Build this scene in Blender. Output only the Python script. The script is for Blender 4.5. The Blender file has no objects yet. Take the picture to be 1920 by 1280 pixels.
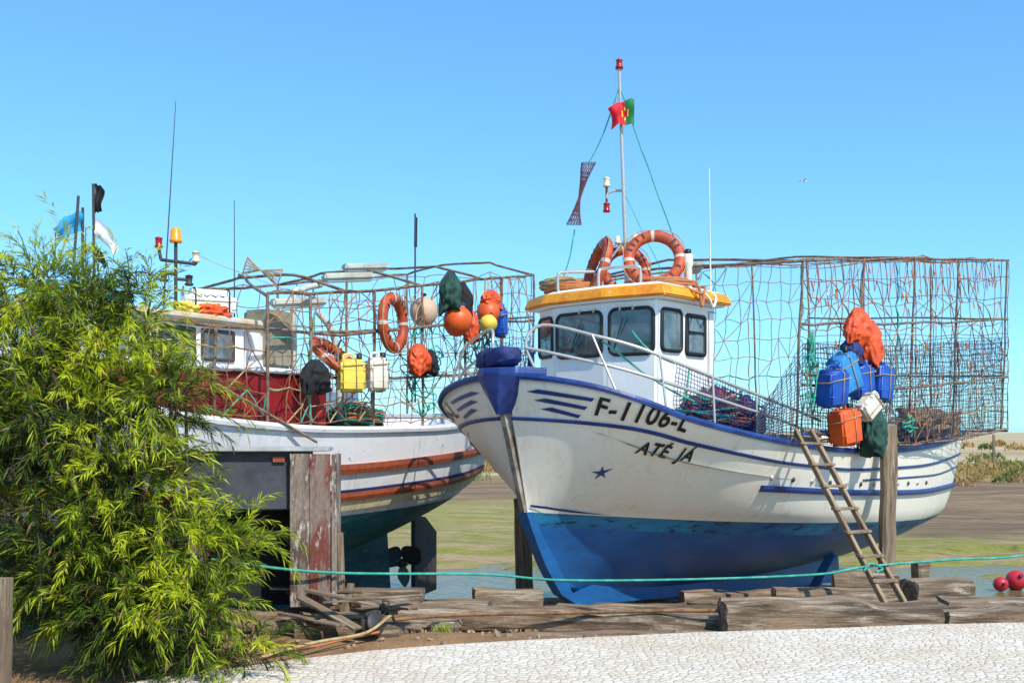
import bpy, bmesh, math, random
import numpy as np
from mathutils import Vector, Matrix, noise
random.seed(7); np.random.seed(7)
sc=bpy.context.scene
R=math.radians
sc.view_settings.view_transform='Standard'; sc.view_settings.look='None'; sc.view_settings.exposure=0
# ------------------------------------------------------------------ materials
def mat(name,col,rough=.6,col2=None,scale=3.,thr=(.45,.6),bump=0.,bscale=30.,metal=0.,stretch=(1,1,1),col3=None,thr3=(.62,.68),scale3=8.,transl=0.,fine=.12,spec=.5,streak=None):
    m=bpy.data.materials.new(name); m.use_nodes=True
    nt=m.node_tree; N=nt.nodes; L=nt.links; b=N['Principled BSDF']
    b.inputs['Roughness'].default_value=rough; b.inputs['Metallic'].default_value=metal
    b.inputs['Specular IOR Level'].default_value=spec
    tc=N.new('ShaderNodeTexCoord')
    def mapped(st):
        mp=N.new('ShaderNodeMapping'); mp.inputs['Scale'].default_value=st
        L.new(tc.outputs['Object'],mp.inputs['Vector']); return mp
    mp0=mapped(stretch)
    def ns(s,d=6,ro=.6,mp=None):
        n=N.new('ShaderNodeTexNoise'); n.inputs['Scale'].default_value=s; n.inputs['Detail'].default_value=d; n.inputs['Roughness'].default_value=ro
        L.new((mp or mp0).outputs[0],n.inputs['Vector']); return n
    def mix(f,a,bc,typ='MIX'):
        x=N.new('ShaderNodeMix'); x.data_type='RGBA'; x.blend_type=typ
        for s,i in ((f,0),(a,6),(bc,7)):
            if hasattr(s,'links'): L.new(s,x.inputs[i])
            elif i==0: x.inputs[0].default_value=s
            else: x.inputs[i].default_value=(*s,1)
        return x.outputs[2]
    def rng(o,a,c,d=1.):
        r=N.new('ShaderNodeMapRange'); r.inputs[1].default_value=a; r.inputs[2].default_value=c; r.inputs[4].default_value=d; L.new(o,r.inputs[0]); return r.outputs[0]
    c=tuple(col)
    if col2 is not None: c=mix(rng(ns(scale).outputs[0],*thr),c,tuple(col2))
    if col3 is not None: c=mix(rng(ns(scale3,8,.7).outputs[0],*thr3),c,tuple(col3))
    if streak is not None: c=mix(rng(ns(3.2,7,.7,mapped((2.2,2.2,.16))).outputs[0],.54,.74,.75),c,tuple(streak))
    if fine>0:
        g=rng(ns(22,4).outputs[0],.2,.8)
        rr=N.new('ShaderNodeMapRange'); rr.inputs[3].default_value=1-fine*1.6; rr.inputs[4].default_value=1+fine*.6; L.new(g,rr.inputs[0])
        cc=N.new('ShaderNodeCombineColor'); 
        for i in range(3): L.new(rr.outputs[0],cc.inputs[i])
        c=mix(1.0,c,cc.outputs[0],'MULTIPLY')
    if hasattr(c,'links'): L.new(c,b.inputs['Base Color'])
    else: b.inputs['Base Color'].default_value=(*c,1)
    if bump>0:
        bp=N.new('ShaderNodeBump'); bp.inputs['Strength'].default_value=bump; bp.inputs['Distance'].default_value=.02
        L.new(ns(bscale,6,.65).outputs[0],bp.inputs['Height']); L.new(bp.outputs[0],b.inputs['Normal'])
    if transl>0:
        t=N.new('ShaderNodeBsdfTranslucent'); ms=N.new('ShaderNodeMixShader'); ms.inputs[0].default_value=transl
        if hasattr(c,'links'): L.new(c,t.inputs[0])
        else: t.inputs[0].default_value=(*c,1)
        L.new(b.outputs[0],ms.inputs[1]); L.new(t.outputs[0],ms.inputs[2]); L.new(ms.outputs[0],N['Material Output'].inputs[0])
    return m
HULLW=mat('hull_white',(.88,.82,.70),.42,(.83,.75,.61),1.1,(.45,.8),bump=.10,bscale=5,col3=(.52,.36,.20),thr3=(.69,.82),scale3=4.5,stretch=(1,1,.45),fine=.05,streak=(.66,.54,.37))
CABW=mat('cabin_white',(.86,.86,.84),.35,(.80,.80,.78),1.5,bump=.03,bscale=6,fine=.03)
BLUE=mat('blue_trim',(.012,.035,.17),.4,(.018,.06,.25),4,col3=(.5,.5,.5),thr3=(.69,.73),scale3=14,bump=.1)
BOT=mat('antifoul_blue',(.008,.125,.36),.45,(.006,.08,.25),1.6,(.4,.65),bump=.15,bscale=6,col3=(.003,.035,.10),thr3=(.62,.76),scale3=4,stretch=(.6,.6,1.6),streak=(.015,.075,.17))
TEALB=mat('waterline_teal',(.01,.21,.36),.5,(.008,.10,.26),2.5,(.42,.6),bump=.15,bscale=8,col3=(.01,.025,.06),thr3=(.54,.61),scale3=9,stretch=(.5,.5,1.8))
BLK=mat('black_rubber',(.01,.01,.011),.5,fine=0)
LETT=mat('black_paint',(.012,.011,.011),.5,fine=0,col3=(.4,.36,.3),thr3=(.74,.78),scale3=30)
STEEL=mat('steel_tube',(.60,.56,.50),.35,(.40,.30,.22),8,(.6,.8),metal=.5)
RUSTY=mat('rusty_tube',(.27,.21,.16),.7,(.17,.085,.045),9,(.4,.6),metal=.2)
ORR=mat('orange_roof',(.93,.36,.012),.5,(.82,.25,.01),5,col3=(.85,.65,.4),thr3=(.60,.68),scale3=12)
RING=mat('ring_orange',(.60,.085,.016),.55,(.40,.06,.02),6,fine=.25)
RINGB=mat('ring_band',(.6,.50,.42),.6)
ROPEB=mat('rope_brown',(.23,.105,.05),.9,(.32,.17,.09),12)
ROPEO=mat('rope_orange',(.58,.16,.04),.9,(.38,.20,.10),12)
ROPEG=mat('rope_green',(.025,.32,.23),.8,(.10,.42,.33),9)
ROPET=mat('rope_tan',(.48,.34,.17),.9,(.34,.22,.11),12)
NETB=mat('net_blue',(.02,.045,.16),.9,fine=0)
NETD=mat('net_dark',(.035,.04,.075),.9,fine=0)
NETP=mat('net_purple',(.20,.045,.09),.95,(.10,.03,.08),9,bump=.9,bscale=45)
PBLUE=mat('plastic_blue',(.010,.09,.46),.4,(.01,.06,.33),4,bump=.1,bscale=10)
PBLUE2=mat('plastic_lightblue',(.03,.28,.62),.45,(.03,.21,.52),4,bump=.1,bscale=10)
PORG=mat('plastic_orange',(.82,.12,.015),.45,(.7,.09,.015),4,bump=.15,bscale=8)
PYEL=mat('plastic_yellow',(.85,.66,.08),.4,(.72,.52,.06),3)
PWHT=mat('plastic_white',(.77,.74,.63),.45,(.66,.6,.46),3)
CLO=mat('oilskin_orange',(.82,.10,.015),.5,(.62,.065,.01),6,bump=.7,bscale=9)
CLB=mat('cloth_blue',(.015,.03,.15),.7,(.012,.022,.10),6,bump=.5,bscale=12)
CLG=mat('cloth_green',(.02,.085,.06),.85,(.012,.04,.035),5,bump=.8,bscale=10)
CLK=mat('cloth_black',(.012,.012,.014),.85,bump=.7,bscale=10)
WOOD=mat('weathered_wood',(.30,.205,.13),.9,(.12,.08,.05),1.3,(.40,.56),bump=1.,bscale=3,stretch=(.6,7,7),col3=(.50,.41,.30),thr3=(.50,.64),scale3=2,fine=.35)
WOODV=mat('weathered_wood_upright',(.34,.25,.165),.9,(.17,.11,.07),1.3,(.40,.6),bump=1.,bscale=3,stretch=(7,7,.6),col3=(.46,.37,.26),thr3=(.54,.66),scale3=2,fine=.25)
PEEL=mat('peeling_panel',(.30,.23,.18),.85,(.11,.06,.045),1.8,(.46,.56),bump=.6,bscale=8,stretch=(2.6,2.6,.7),col3=(.55,.51,.45),thr3=(.54,.60),scale3=3.5,fine=.35)
PEELR=mat('peeling_panel_red',(.26,.19,.15),.85,(.20,.05,.035),1.8,(.48,.55),bump=.6,bscale=8,stretch=(2.6,2.6,.7),col3=(.52,.48,.42),thr3=(.57,.62),scale3=3.5,fine=.35)
GREYP=mat('grey_panel',(.065,.07,.085),.7,(.045,.048,.06),3,bump=.3,bscale=9,col3=(.18,.18,.18),thr3=(.65,.75),scale3=8)
GREYT=mat('grey_top',(.5,.5,.48),.8,(.35,.35,.33),3)
HULL2=mat('hull2_white',(.76,.76,.78),.5,(.66,.63,.60),1.8,(.5,.75),bump=.12,bscale=7,col3=(.22,.19,.20),thr3=(.63,.70),scale3=6,stretch=(.8,.8,1.4),fine=.06,streak=(.48,.40,.34))
TEAL2=mat('antifoul_teal',(.008,.15,.19),.6,(.006,.075,.11),2.5,(.4,.6),bump=.3,bscale=9,col3=(.26,.22,.13),thr3=(.58,.64),scale3=6,stretch=(.5,.5,1.6))
BROWN=mat('brown_stripe',(.36,.08,.03),.6,(.26,.055,.022),5,col3=(.5,.35,.25),thr3=(.66,.72),scale3=12)
MAROON=mat('maroon_paint',(.27,.014,.016),.4,(.20,.01,.012),3,bump=.1,bscale=6,col3=(.3,.2,.15),thr3=(.72,.76),scale3=9)
GREYB=mat('grey_blue_paint',(.18,.27,.36),.6,(.13,.19,.25),3)
CREAM=mat('cream_stripe',(.76,.62,.38),.6,(.6,.48,.28),4)
DECK=mat('deck_grey',(.32,.31,.29),.8,(.2,.19,.18),4)
METD=mat('dark_metal',(.04,.04,.045),.55,(.07,.045,.03),6)
BRONZE=mat('bronze',(.18,.14,.08),.5,(.08,.09,.07),6,metal=.4)
BARK=mat('bark',(.12,.08,.05),.95,(.06,.04,.025),6,bump=.8,bscale=18)
REDL=mat('red_lens',(.35,.01,.01),.25,fine=0)
YELL=mat('cream_lens',(.78,.68,.42),.3,fine=0)
AMB=mat('amber_lens',(.9,.33,.01),.25,fine=0)
BUOYR=mat('buoy_red',(.6,.025,.05),.45,(.45,.02,.04),5)
LAMPW=mat('lamp_housing',(.55,.55,.47),.5,(.42,.4,.33),6)
FBL=mat('flag_cyan',(.03,.36,.66),.7,fine=0,transl=.3)
FW=mat('flag_white',(.78,.8,.83),.7,fine=0,transl=.3)
FK=mat('flag_black',(.01,.01,.012),.8,fine=0)
PR=mat('flag_red',(.72,.012,.03),.7,fine=0,transl=.25)
PG=mat('flag_green',(.01,.2,.05),.7,fine=0,transl=.25)
PY=mat('flag_yellow',(.8,.55,.03),.7,fine=0)
GLASS=mat('window_glass',(.04,.06,.07),.05,(.16,.20,.21),1.8,(.42,.60),fine=0,spec=1.)
# ------------------------------------------------------------------ helpers
def link(o,parent=None):
    sc.collection.objects.link(o)
    if parent: o.parent=parent
    return o
def empty(name,M=None,parent=None):
    o=bpy.data.objects.new(name,None); o.empty_display_size=.2; link(o,parent)
    if M is not None: o.matrix_world=M
    return o
def meshobj(name,V,F,mats,parent=None,fm=None,smooth=True,M=None,recalc=False):
    me=bpy.data.meshes.new(name); me.from_pydata([tuple(v) for v in V],[],F)
    if not isinstance(mats,(list,tuple)): mats=[mats]
    for m in mats: me.materials.append(m)
    if fm is not None: me.polygons.foreach_set('material_index',fm)
    me.polygons.foreach_set('use_smooth',[smooth]*len(me.polygons))
    if recalc:
        bm=bmesh.new(); bm.from_mesh(me); bmesh.ops.recalc_face_normals(bm,faces=bm.faces); bm.to_mesh(me); bm.free()
    me.update(); o=bpy.data.objects.new(name,me); link(o,parent)
    if M is not None: o.matrix_local=M
    return o
def spl(P,n=6,cyc=False):
    P=[Vector(p) for p in P]; k=len(P); out=[]
    if k<3: return P
    rngi=range(k) if cyc else range(k-1)
    for i in rngi:
        a=P[(i-1)%k] if (cyc or i>0) else P[0]; b=P[i]; c=P[(i+1)%k]; d=P[(i+2)%k] if (cyc or i+2<k) else P[-1]
        for j in range(n):
            t=j/n; out.append(.5*((2*b)+(c-a)*t+(2*a-5*b+4*c-d)*t*t+(3*b-a-3*c+d)*t**3))
    if not cyc: out.append(P[-1])
    return out
def tubes(name,paths,r,m,parent=None,res=2,smooth=False,cyc=False,radii=None):
    cu=bpy.data.curves.new(name,'CURVE'); cu.dimensions='3D'; cu.bevel_depth=r; cu.bevel_resolution=res; cu.use_fill_caps=True
    for p in paths:
        if smooth: p=spl(p,6,cyc)
        s=cu.splines.new('POLY'); s.points.add(len(p)-1)
        s.points.foreach_set('co',[c for q in p for c in (q[0],q[1],q[2],1.)])
        if radii: s.points.foreach_set('radius',[radii[0]+(radii[1]-radii[0])*i/max(1,len(p)-1) for i in range(len(p))])
        s.use_cyclic_u=cyc; s.use_smooth=True
    cu.materials.append(m); o=bpy.data.objects.new(name,cu); return link(o,parent)
def box(name,c,s,m,parent=None,rot=(0,0,0),bev=.01,rough=0,sub=0,taper=1.):
    bm=bmesh.new(); bmesh.ops.create_cube(bm,size=1)
    for v in bm.verts:
        k=taper if v.co.z>0 else 1
        v.co=Vector((v.co.x*s[0]*k,v.co.y*s[1]*k,v.co.z*s[2]))
    if sub:
        for ax in range(3):
            n=max(0,int(s[ax]/sub)-1)
            if n>0:
                n=min(n,44)
                ee=[e for e in bm.edges if abs((e.verts[0].co-e.verts[1].co).normalized()[ax])>.9]
                bmesh.ops.subdivide_edges(bm,edges=ee,cuts=n,use_grid_fill=True)
    if bev>0:
        if not sub: bmesh.ops.bevel(bm,geom=bm.edges[:],offset=bev,segments=2,affect='EDGES')
    if rough:
        o=Vector(c)*3
        ax=max(range(3),key=lambda i:s[i])
        for v in bm.verts:
            q=v.co+o
            f=[14,14,14]; f[ax]=2.5
            if sub:
                oth=[i for i in range(3) if i!=ax]
                e=[abs(v.co[i])/(s[i]/2) for i in oth]
                if e[0]>.9 and e[1]>.9:
                    for i in oth: v.co[i]*=.90+.06*noise.noise(q*3)
                if abs(v.co[ax])>s[ax]*.49: v.co[ax]*=1-.03*abs(noise.noise(Vector((q[oth[0]]*9,q[oth[1]]*9,q[ax]))))-(.015 if max(e)>.9 else 0)
            v.co+=noise.noise_vector(q*2.2)*rough+noise.noise_vector(Vector((q.x*f[0],q.y*f[1],q.z*f[2])))*rough*.6
    me=bpy.data.meshes.new(name); bm.to_mesh(me); bm.free(); me.materials.append(m)
    o=bpy.data.objects.new(name,me); link(o,parent); o.location=c; o.rotation_euler=rot; return o
def lathe(name,prof,m,parent=None,loc=(0,0,0),rot=(0,0,0),n=20,scale=(1,1,1),fm=None,mats=None):
    V=[];F=[];FM=[]
    for r,z in prof:
        for i in range(n):
            a=2*math.pi*i/n; V.append((r*math.cos(a)*scale[0],r*math.sin(a)*scale[1],z*scale[2]))
    for j in range(len(prof)-1):
        for i in range(n):
            F.append((j*n+i,j*n+(i+1)%n,(j+1)*n+(i+1)%n,(j+1)*n+i)); FM.append(fm[j] if fm else 0)
    o=meshobj(name,V,F,mats or m,parent,fm=FM); o.location=loc; o.rotation_euler=rot; return o
def blob(name,c,rad,m,parent=None,amp=.25,fr=2.5,seed=0,sub=4,sq=1.,rot=(0,0,0),zmin=None):
    bm=bmesh.new(); bmesh.ops.create_icosphere(bm,subdivisions=sub,radius=1)
    for v in bm.verts:
        d=v.co.normalized(); n=noise.fractal(d*fr+Vector((seed*7.1,seed*3.3,0)),1.,2.,4)
        k=1+amp*n*1.6
        dd=[math.copysign(abs(x)**sq,x) for x in d]
        v.co=Vector((dd[0]*k*rad[0],dd[1]*k*rad[1],dd[2]*k*rad[2]))
    me=bpy.data.meshes.new(name); bm.to_mesh(me); bm.free(); me.materials.append(m)
    for p in me.polygons: p.use_smooth=True
    o=bpy.data.objects.new(name,me); link(o,parent); o.location=c; o.rotation_euler=rot; return o
def net(P00,P10,P11,P01,nu,nv,jit=.02,sag=.0,skip=0.,diag=0):
    P=[Vector(p) for p in (P00,P10,P11,P01)]
    G=[[None]*(nv+1) for _ in range(nu+1)]
    for i in range(nu+1):
        for j in range(nv+1):
            u=i/nu;v=j/nv
            q=P[0]*(1-u)*(1-v)+P[1]*u*(1-v)+P[2]*u*v+P[3]*(1-u)*v
            e=1 if 0<i<nu or 0<j<nv else .3
            q=q+noise.noise_vector(q*3.1)*jit*2*e+Vector((random.uniform(-1,1),random.uniform(-1,1),random.uniform(-1,1)))*jit*.5*e
            q.z-=sag*math.sin(math.pi*v)*(.5+.5*math.sin(u*9))
            G[i][j]=q
    paths=[]
    for i in range(nu+1):
        if random.random()>=skip: paths.append([G[i][j] for j in range(nv+1)])
    for j in range(nv+1):
        if random.random()>=skip: paths.append([G[i][j] for i in range(nu+1)])
    for k in range(diag):
        i=random.randrange(0,nu); j=random.randrange(0,nv); L_=random.randint(1,4); p=[G[i][j]]
        for _ in range(L_):
            i=min(nu,i+1); j=max(0,min(nv,j+random.choice((-1,1)))); p.append(G[i][j])
        if len(p)>1: paths.append(p)
    return paths
def tangle(c,rad,n,seed=0,L_=14):
    rs=random.Random(seed); out=[]
    for k in range(n):
        a=rs.uniform(0,6.28); r=rs.uniform(.3,1); w=rs.uniform(.6,1.5)*rs.choice((-1,1)); p=[]
        z=rs.uniform(-1,1)
        for i in range(L_):
            a+=w*.6; r=min(1,max(.15,r+rs.uniform(-.25,.25))); z=max(-1,min(1,z+rs.uniform(-.5,.5)))
            hz=1-.6*r*r
            p.append(Vector(c)+Vector((math.cos(a)*r*rad[0],math.sin(a)*r*rad[1],z*hz*rad[2])))
        out.append(spl(p,4))
    return out
def interp(tab,x):
    if x<=tab[0][0]: return tab[0][1]
    for i in range(len(tab)-1):
        if x<=tab[i+1][0]:
            x0,y0=tab[i];x1,y1=tab[i+1]
            m=lambda k:(0 if not 0<=k<len(tab)-1 else (tab[k+1][1]-tab[k][1])/(tab[k+1][0]-tab[k][0]))
            d=(y1-y0)/(x1-x0)
            def tan(a,b_):
                return 0 if a*b_<=0 else 2*a*b_/(a+b_)
            m0=tan(m(i-1),d) if i>0 else d; m1=tan(d,m(i+1)) if i+2<len(tab) else d
            h=x1-x0;t=(x-x0)/h
            return (2*t**3-3*t*t+1)*y0+(t**3-2*t*t+t)*h*m0+(-2*t**3+3*t*t)*y1+(t**3-t*t)*h*m1
    return tab[-1][1]
class Hull:
    def __init__(s,**k): s.__dict__.update(k)
    def zg(s,u): return interp(s.ZG,u)
    def pt(s,u,v,side=-1,off=0.):
        ts=interp(s.TS,v); te=interp(s.TE,v); t=ts*(1-u)+te*u
        zw=interp(s.ZW,u)
        if v>=.5:
            r=(v-.5)*2; wg=interp(s.WG,u); ww=interp(s.WW,u); p=interp(s.PF,u)
            w=ww+(wg-ww)*r**p; z=zw+(interp(s.ZG,u)-zw)*r
        else:
            q=(.5-v)*2; ww=interp(s.WW,u); b=interp(s.BL,u); zb=interp(s.ZB,u)
            w=ww*((1-q)*(1-b)+math.cos(q*math.pi/2)*b)+.0; z=zw+(zb-zw)*(q*(1-b)+math.sin(q*math.pi/2)*b)
        return Vector((t,side*(w+off),z))
    def vz(s,u,z):
        zw=interp(s.ZW,u); return .5+.5*(z-zw)/(s.zg(u)-zw)
    def build(s,name,parent,mats,vmats,nu=90,top=1.0):
        us=[(i/nu)**1.7 for i in range(nu+1)]
        vs=sorted(set([i/28 for i in range(29)]+[x for x,_ in vmats[:-1]]))
        V=[];F=[];FM=[]
        cols=[(v,-1) for v in reversed(vs)]+[(v,1) for v in vs[1:]]
        for u in us:
            for v,sd in cols: V.append(s.pt(u,v,sd))
        nc=len(cols)
        for i in range(nu):
            for j in range(nc-1):
                F.append((i*nc+j,i*nc+j+1,(i+1)*nc+j+1,(i+1)*nc+j))
                vm=(cols[j][0]+cols[j+1][0])/2
                for x,mi in vmats:
                    if vm<x: FM.append(mi); break
                else: FM.append(vmats[-1][1])
        base=nu*nc; h=(nc-1)//2
        for j in range(h):
            F.append((base+j,base+j+1,base+nc-2-j,base+nc-1-j)) if j+1<nc-2-j else F.append((base+j,base+j+1,base+nc-1-j))
            vm=(cols[j][0]+cols[j+1][0])/2
            for x,mi in vmats:
                if vm<x: FM.append(mi); break
            else: FM.append(vmats[-1][1])
        o=meshobj(name,V,F,mats,parent,fm=FM,recalc=True)
        so=o.modifiers.new('thick','SOLIDIFY'); so.thickness=.05; so.offset=-1
        return o
    def rail(s,name,parent,m,u0,u1,zf,w=.03,h=.05,off=.0,sides=(-1,1),n=70,pw=1.5):
        V=[];F=[]
        for sd in sides:
            b=len(V)
            for i in range(n+1):
                u=u0+(u1-u0)*(i/n)**pw
                z=zf(u); ps=[]
                for dz,o in ((h/2,-.02),(h/2,w*.8),(0,w),(-h/2,w*.8),(-h/2,-.02)):
                    v=s.vz(u,z+dz); v=min(v,1.0)
                    a=s.pt(u,v,sd); 
                    e=s.pt(min(1,u+.004),v,sd)-s.pt(max(0,u-.004),v,sd); nn=Vector((e.y,-e.x,0)); nn.normalize()
                    if nn.y*sd<0: nn=-nn
                    q=a+nn*(o+off); q.z=z+dz; ps.append(q)
                V+=ps
            for i in range(n):
                for j in range(4):
                    F.append((b+i*5+j,b+i*5+j+1,b+(i+1)*5+j+1,b+(i+1)*5+j))
            F.append(tuple(b+j for j in range(5))); F.append(tuple(b+n*5+j for j in range(5)))
        return meshobj(name,V,F,m,parent,smooth=False,recalc=True)
    def arc(s,z,side=-1):
        T=[];S=[];prev=None;acc=0
        for i in range(400):
            u=(i/399)**2*.7; v=s.vz(u,z); a=s.pt(u,v,side)
            if prev is not None: acc+=math.hypot(a.x-prev.x,a.y-prev.y)
            prev=a; T.append(u); S.append(acc)
        return np.array(T),np.array(S)
    def onhull(s,a,z,side=-1,off=.006):
        T,S=s._tab(side); u=float(np.interp(a,S,T)); v=s.vz(u,z)
        p=s.pt(u,v,side); e=s.pt(u+.003,v,side)-s.pt(max(0,u-.003),v,side); f=s.pt(u,min(1,v+.01),side)-s.pt(u,v-.01,side)
        n=e.cross(f).normalized()
        if n.y*side<0:n=-n
        return p+n*off
    def _tab(s,side):
        if not hasattr(s,'_t'): s._t=s.arc(s.tabz)
        return s._t
def decal(hull,polys,m,name,parent,side=-1,off=.006):
    bm=bmesh.new()
    for P in polys:
        try: bm.faces.new([bm.verts.new((a,0,z)) for a,z in P])
        except Exception: pass
    bmesh.ops.triangulate(bm,faces=bm.faces[:])
    for _ in range(3):
        ee=[e for e in bm.edges if e.calc_length()>.06]
        if ee: bmesh.ops.subdivide_edges(bm,edges=ee,cuts=1)
        bmesh.ops.triangulate(bm,faces=[f for f in bm.faces if len(f.verts)>3])
    for v in bm.verts: v.co=hull.onhull(v.co.x,v.co.z,side,off)
    me=bpy.data.meshes.new(name); bm.to_mesh(me); bm.free(); me.materials.append(m)
    return link(bpy.data.objects.new(name,me),parent)
def text_decal(hull,txt,s0,s1,z0,slope,h,m,name,parent,side=-1,shear=0.,bold=.012):
    cu=bpy.data.curves.new(name,'FONT'); cu.body=txt; cu.size=1; cu.shear=shear; cu.offset=bold; cu.resolution_u=6
    cu.space_character=1.12
    o=bpy.data.objects.new(name+'_tmp',cu); sc.collection.objects.link(o)
    dg=bpy.context.evaluated_depsgraph_get(); me=bpy.data.meshes.new_from_object(o.evaluated_get(dg)); bpy.data.objects.remove(o)
    xs=[v.co.x for v in me.vertices]; x0,x1=min(xs),max(xs)
    bm=bmesh.new(); bm.from_mesh(me); bmesh.ops.triangulate(bm,faces=bm.faces[:])
    for v in bm.verts:
        k=(v.co.x-x0)/(x1-x0); 
        a=s0+(s1-s0)*k if side<0 else s1-(s1-s0)*k
        z=z0+slope*k+v.co.y*h/.7
        z+=0.005*math.sin(v.co.x*9)
        v.co=(a,0,z)
    for _ in range(2):
        ee=[e for e in bm.edges if e.calc_length()>.05]
        if ee: bmesh.ops.subdivide_edges(bm,edges=ee,cuts=1)
        bmesh.ops.triangulate(bm,faces=[f for f in bm.faces if len(f.verts)>3])
    for v in bm.verts: v.co=hull.onhull(v.co.x,v.co.z,side,.012)
    bm.to_mesh(me); bm.free(); me.materials.clear(); me.materials.append(m)
    return link(bpy.data.objects.new(name,me),parent)
def window(name,p0,p1,z0,z1,parent,mg=.04,r=.09,fr=.035,lean=None,mframe=BLK):
    p0=Vector((*p0,0));p1=Vector((*p1,0)); e=(p1-p0); L_=e.length; e.normalize(); n=Vector(lean) if lean else Vector((e.y,-e.x,0))
    a0=mg;a1=L_-mg
    def loop(ins,off):
        out=[];rr=max(.01,r-ins)
        for cx,cz,s in ((a1-ins-rr,z1-ins-rr,0),(a0+ins+rr,z1-ins-rr,1),(a0+ins+rr,z0+ins+rr,2),(a1-ins-rr,z0+ins+rr,3)):
            for k in range(7):
                t=s*math.pi/2+k/6*math.pi/2
                out.append(p0+e*(cx+rr*math.cos(t))+Vector((0,0,cz+rr*math.sin(t)))+n*off)
        return out
    A=loop(0,-.01);B=loop(.004,.022);C=loop(fr,.022);D=loop(fr+.006,.004)
    V=A+B+C+D;k=len(A);F=[]
    for j in range(3):
        for i in range(k): F.append((j*k+i,j*k+(i+1)%k,(j+1)*k+(i+1)%k,(j+1)*k+i))
    f=meshobj(name+'_frame',V,F,mframe,parent,recalc=True)
    meshobj(name+'_pane',loop(fr-.004,.008),[tuple(range(k))],GLASS,parent,smooth=False,recalc=False)
    return f
def prism(name,plan,z0,z1,m,parent,top=None,bev=.02):
    bm=bmesh.new(); top=top or plan
    a=[bm.verts.new((x,y,z0)) for x,y in plan]; b=[bm.verts.new((x,y,z1)) for x,y in top]; n=len(a)
    bm.faces.new(a); bm.faces.new(b)
    for i in range(n): bm.faces.new((a[i],a[(i+1)%n],b[(i+1)%n],b[i]))
    bmesh.ops.recalc_face_normals(bm,faces=bm.faces)
    if bev: bmesh.ops.bevel(bm,geom=bm.edges[:],offset=bev,segments=3,affect='EDGES')
    me=bpy.data.meshes.new(name); bm.to_mesh(me); bm.free(); me.materials.append(m)
    return link(bpy.data.objects.new(name,me),parent)
def T(x,y,z,rx=0,ry=0,rz=0): 
    return Matrix.Translation((x,y,z))@Matrix.Rotation(rz,4,'Z')@Matrix.Rotation(ry,4,'Y')@Matrix.Rotation(rx,4,'X')
def life_ring(M,R_=.30,r=.065):
    e=empty('life_ring',M); V=[];F=[];FM=[];n=48;k=14
    for i in range(n):
        a=2*math.pi*i/n
        for j in range(k):
            b=2*math.pi*j/k
            V.append(((R_+r*math.cos(b))*math.cos(a),(R_+r*math.cos(b))*math.sin(a),r*.85*math.sin(b)))
    for i in range(n):
        for j in range(k):
            F.append((i*k+j,((i+1)%n)*k+j,((i+1)%n)*k+(j+1)%k,i*k+(j+1)%k)); FM.append(1 if (i%12) in (0,) else 0)
    meshobj('ring',V,F,[RING,RINGB],e,fm=FM)
    P=[]
    for i in range(48):
        a=2*math.pi*i/48; q=abs(math.sin(2*a)); rr=R_+r*.8+.035*q
        P.append((rr*math.cos(a),rr*math.sin(a),.03))
    tubes('grab_line',[P],.006,ROPET,e,cyc=True)
    for sgn in (1,-1):
        for a in (0.45,.75,1.0,1.25,2.2,2.5,3.6,3.85,4.3,5.2,5.45):
            o=box('stencil_mark',((R_)*math.cos(a),(R_)*math.sin(a),sgn*(r*.85-.001)),(.06,.028,.004),BLK,e,bev=0); o.rotation_euler=(0,0,a)
    return e
def jerrycan(M,m,w=.27,d=.2,h=.36,lashed=True):
    e=empty('jerrycan',M)
    bm=bmesh.new(); bmesh.ops.create_cube(bm,size=1)
    for v in bm.verts: v.co=Vector((v.co.x*w,v.co.y*d,v.co.z*h+h/2))
    bmesh.ops.bevel(bm,geom=bm.edges[:],offset=.038,segments=4,affect='EDGES')
    me=bpy.data.meshes.new('body'); bm.to_mesh(me); bm.free(); me.materials.append(m)
    for p in me.polygons:p.use_smooth=True
    o=link(bpy.data.objects.new('body',me),e); wn_=o.modifiers.new('wn','WEIGHTED_NORMAL'); wn_.keep_sharp=False; wn_.weight=100
    for zz in (h*.3,h*.68):
        P=[(sx*(w/2-.003),sy*(d/2-.003),zz) for sx,sy in ((1,.6),(.76,1),(-.76,1),(-1,.6),(-1,-.6),(-.76,-1),(.76,-1),(1,-.6))]
        tubes('rib',[P],.006,m,e,cyc=True)
    lathe('cap',[(0,.05),(.03,.05),(.032,.0),(.026,-.03)],m if m is PBLUE else BLK,e,loc=(w*.3,0,h+.012),n=14)
    tubes('handle',[[(-w*.32,0,h-.01),(-w*.28,0,h+.045),(w*.05,0,h+.05),(w*.1,0,h-.01)]],.014,m,e,smooth=True)
    if lashed:
        P=[(sx*(w/2+.008),sy*(d/2+.008),h*.5+.02*k) for k,(sx,sy) in enumerate(((1,.7),(.8,1),(-.8,1),(-1,.7),(-1,-.7),(-.8,-1),(.8,-1),(1,-.7)))]
        Q=[(.03,sy*(d/2+.008),z) for sy,z in ((1,.03),(1,h-.03),(.6,h+.008),(-.6,h+.008),(-1,h-.03),(-1,.03),(-.6,-.008),(.6,-.008))]
        tubes('lashing',[P,Q],.006,ROPET,e,cyc=True)
    return e
def buoy(M,m,r=.17,name='buoy'):
    e=empty(name,M); prof=[]
    for i in range(13):
        a=math.pi*i/12; prof.append((r*math.sin(a)*(1-.08*math.cos(a)),-r*math.cos(a)*1.06))
    prof=prof[:-1]+[(r*.2,r*1.04),(r*.17,r*1.28),(0,r*1.3)]
    lathe('float',prof,m,e,n=28); lathe('eye',[(r*.19,r*1.1),(r*.2,r*1.3),(r*.1,r*1.34)],CLB,e,n=14); return e

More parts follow.
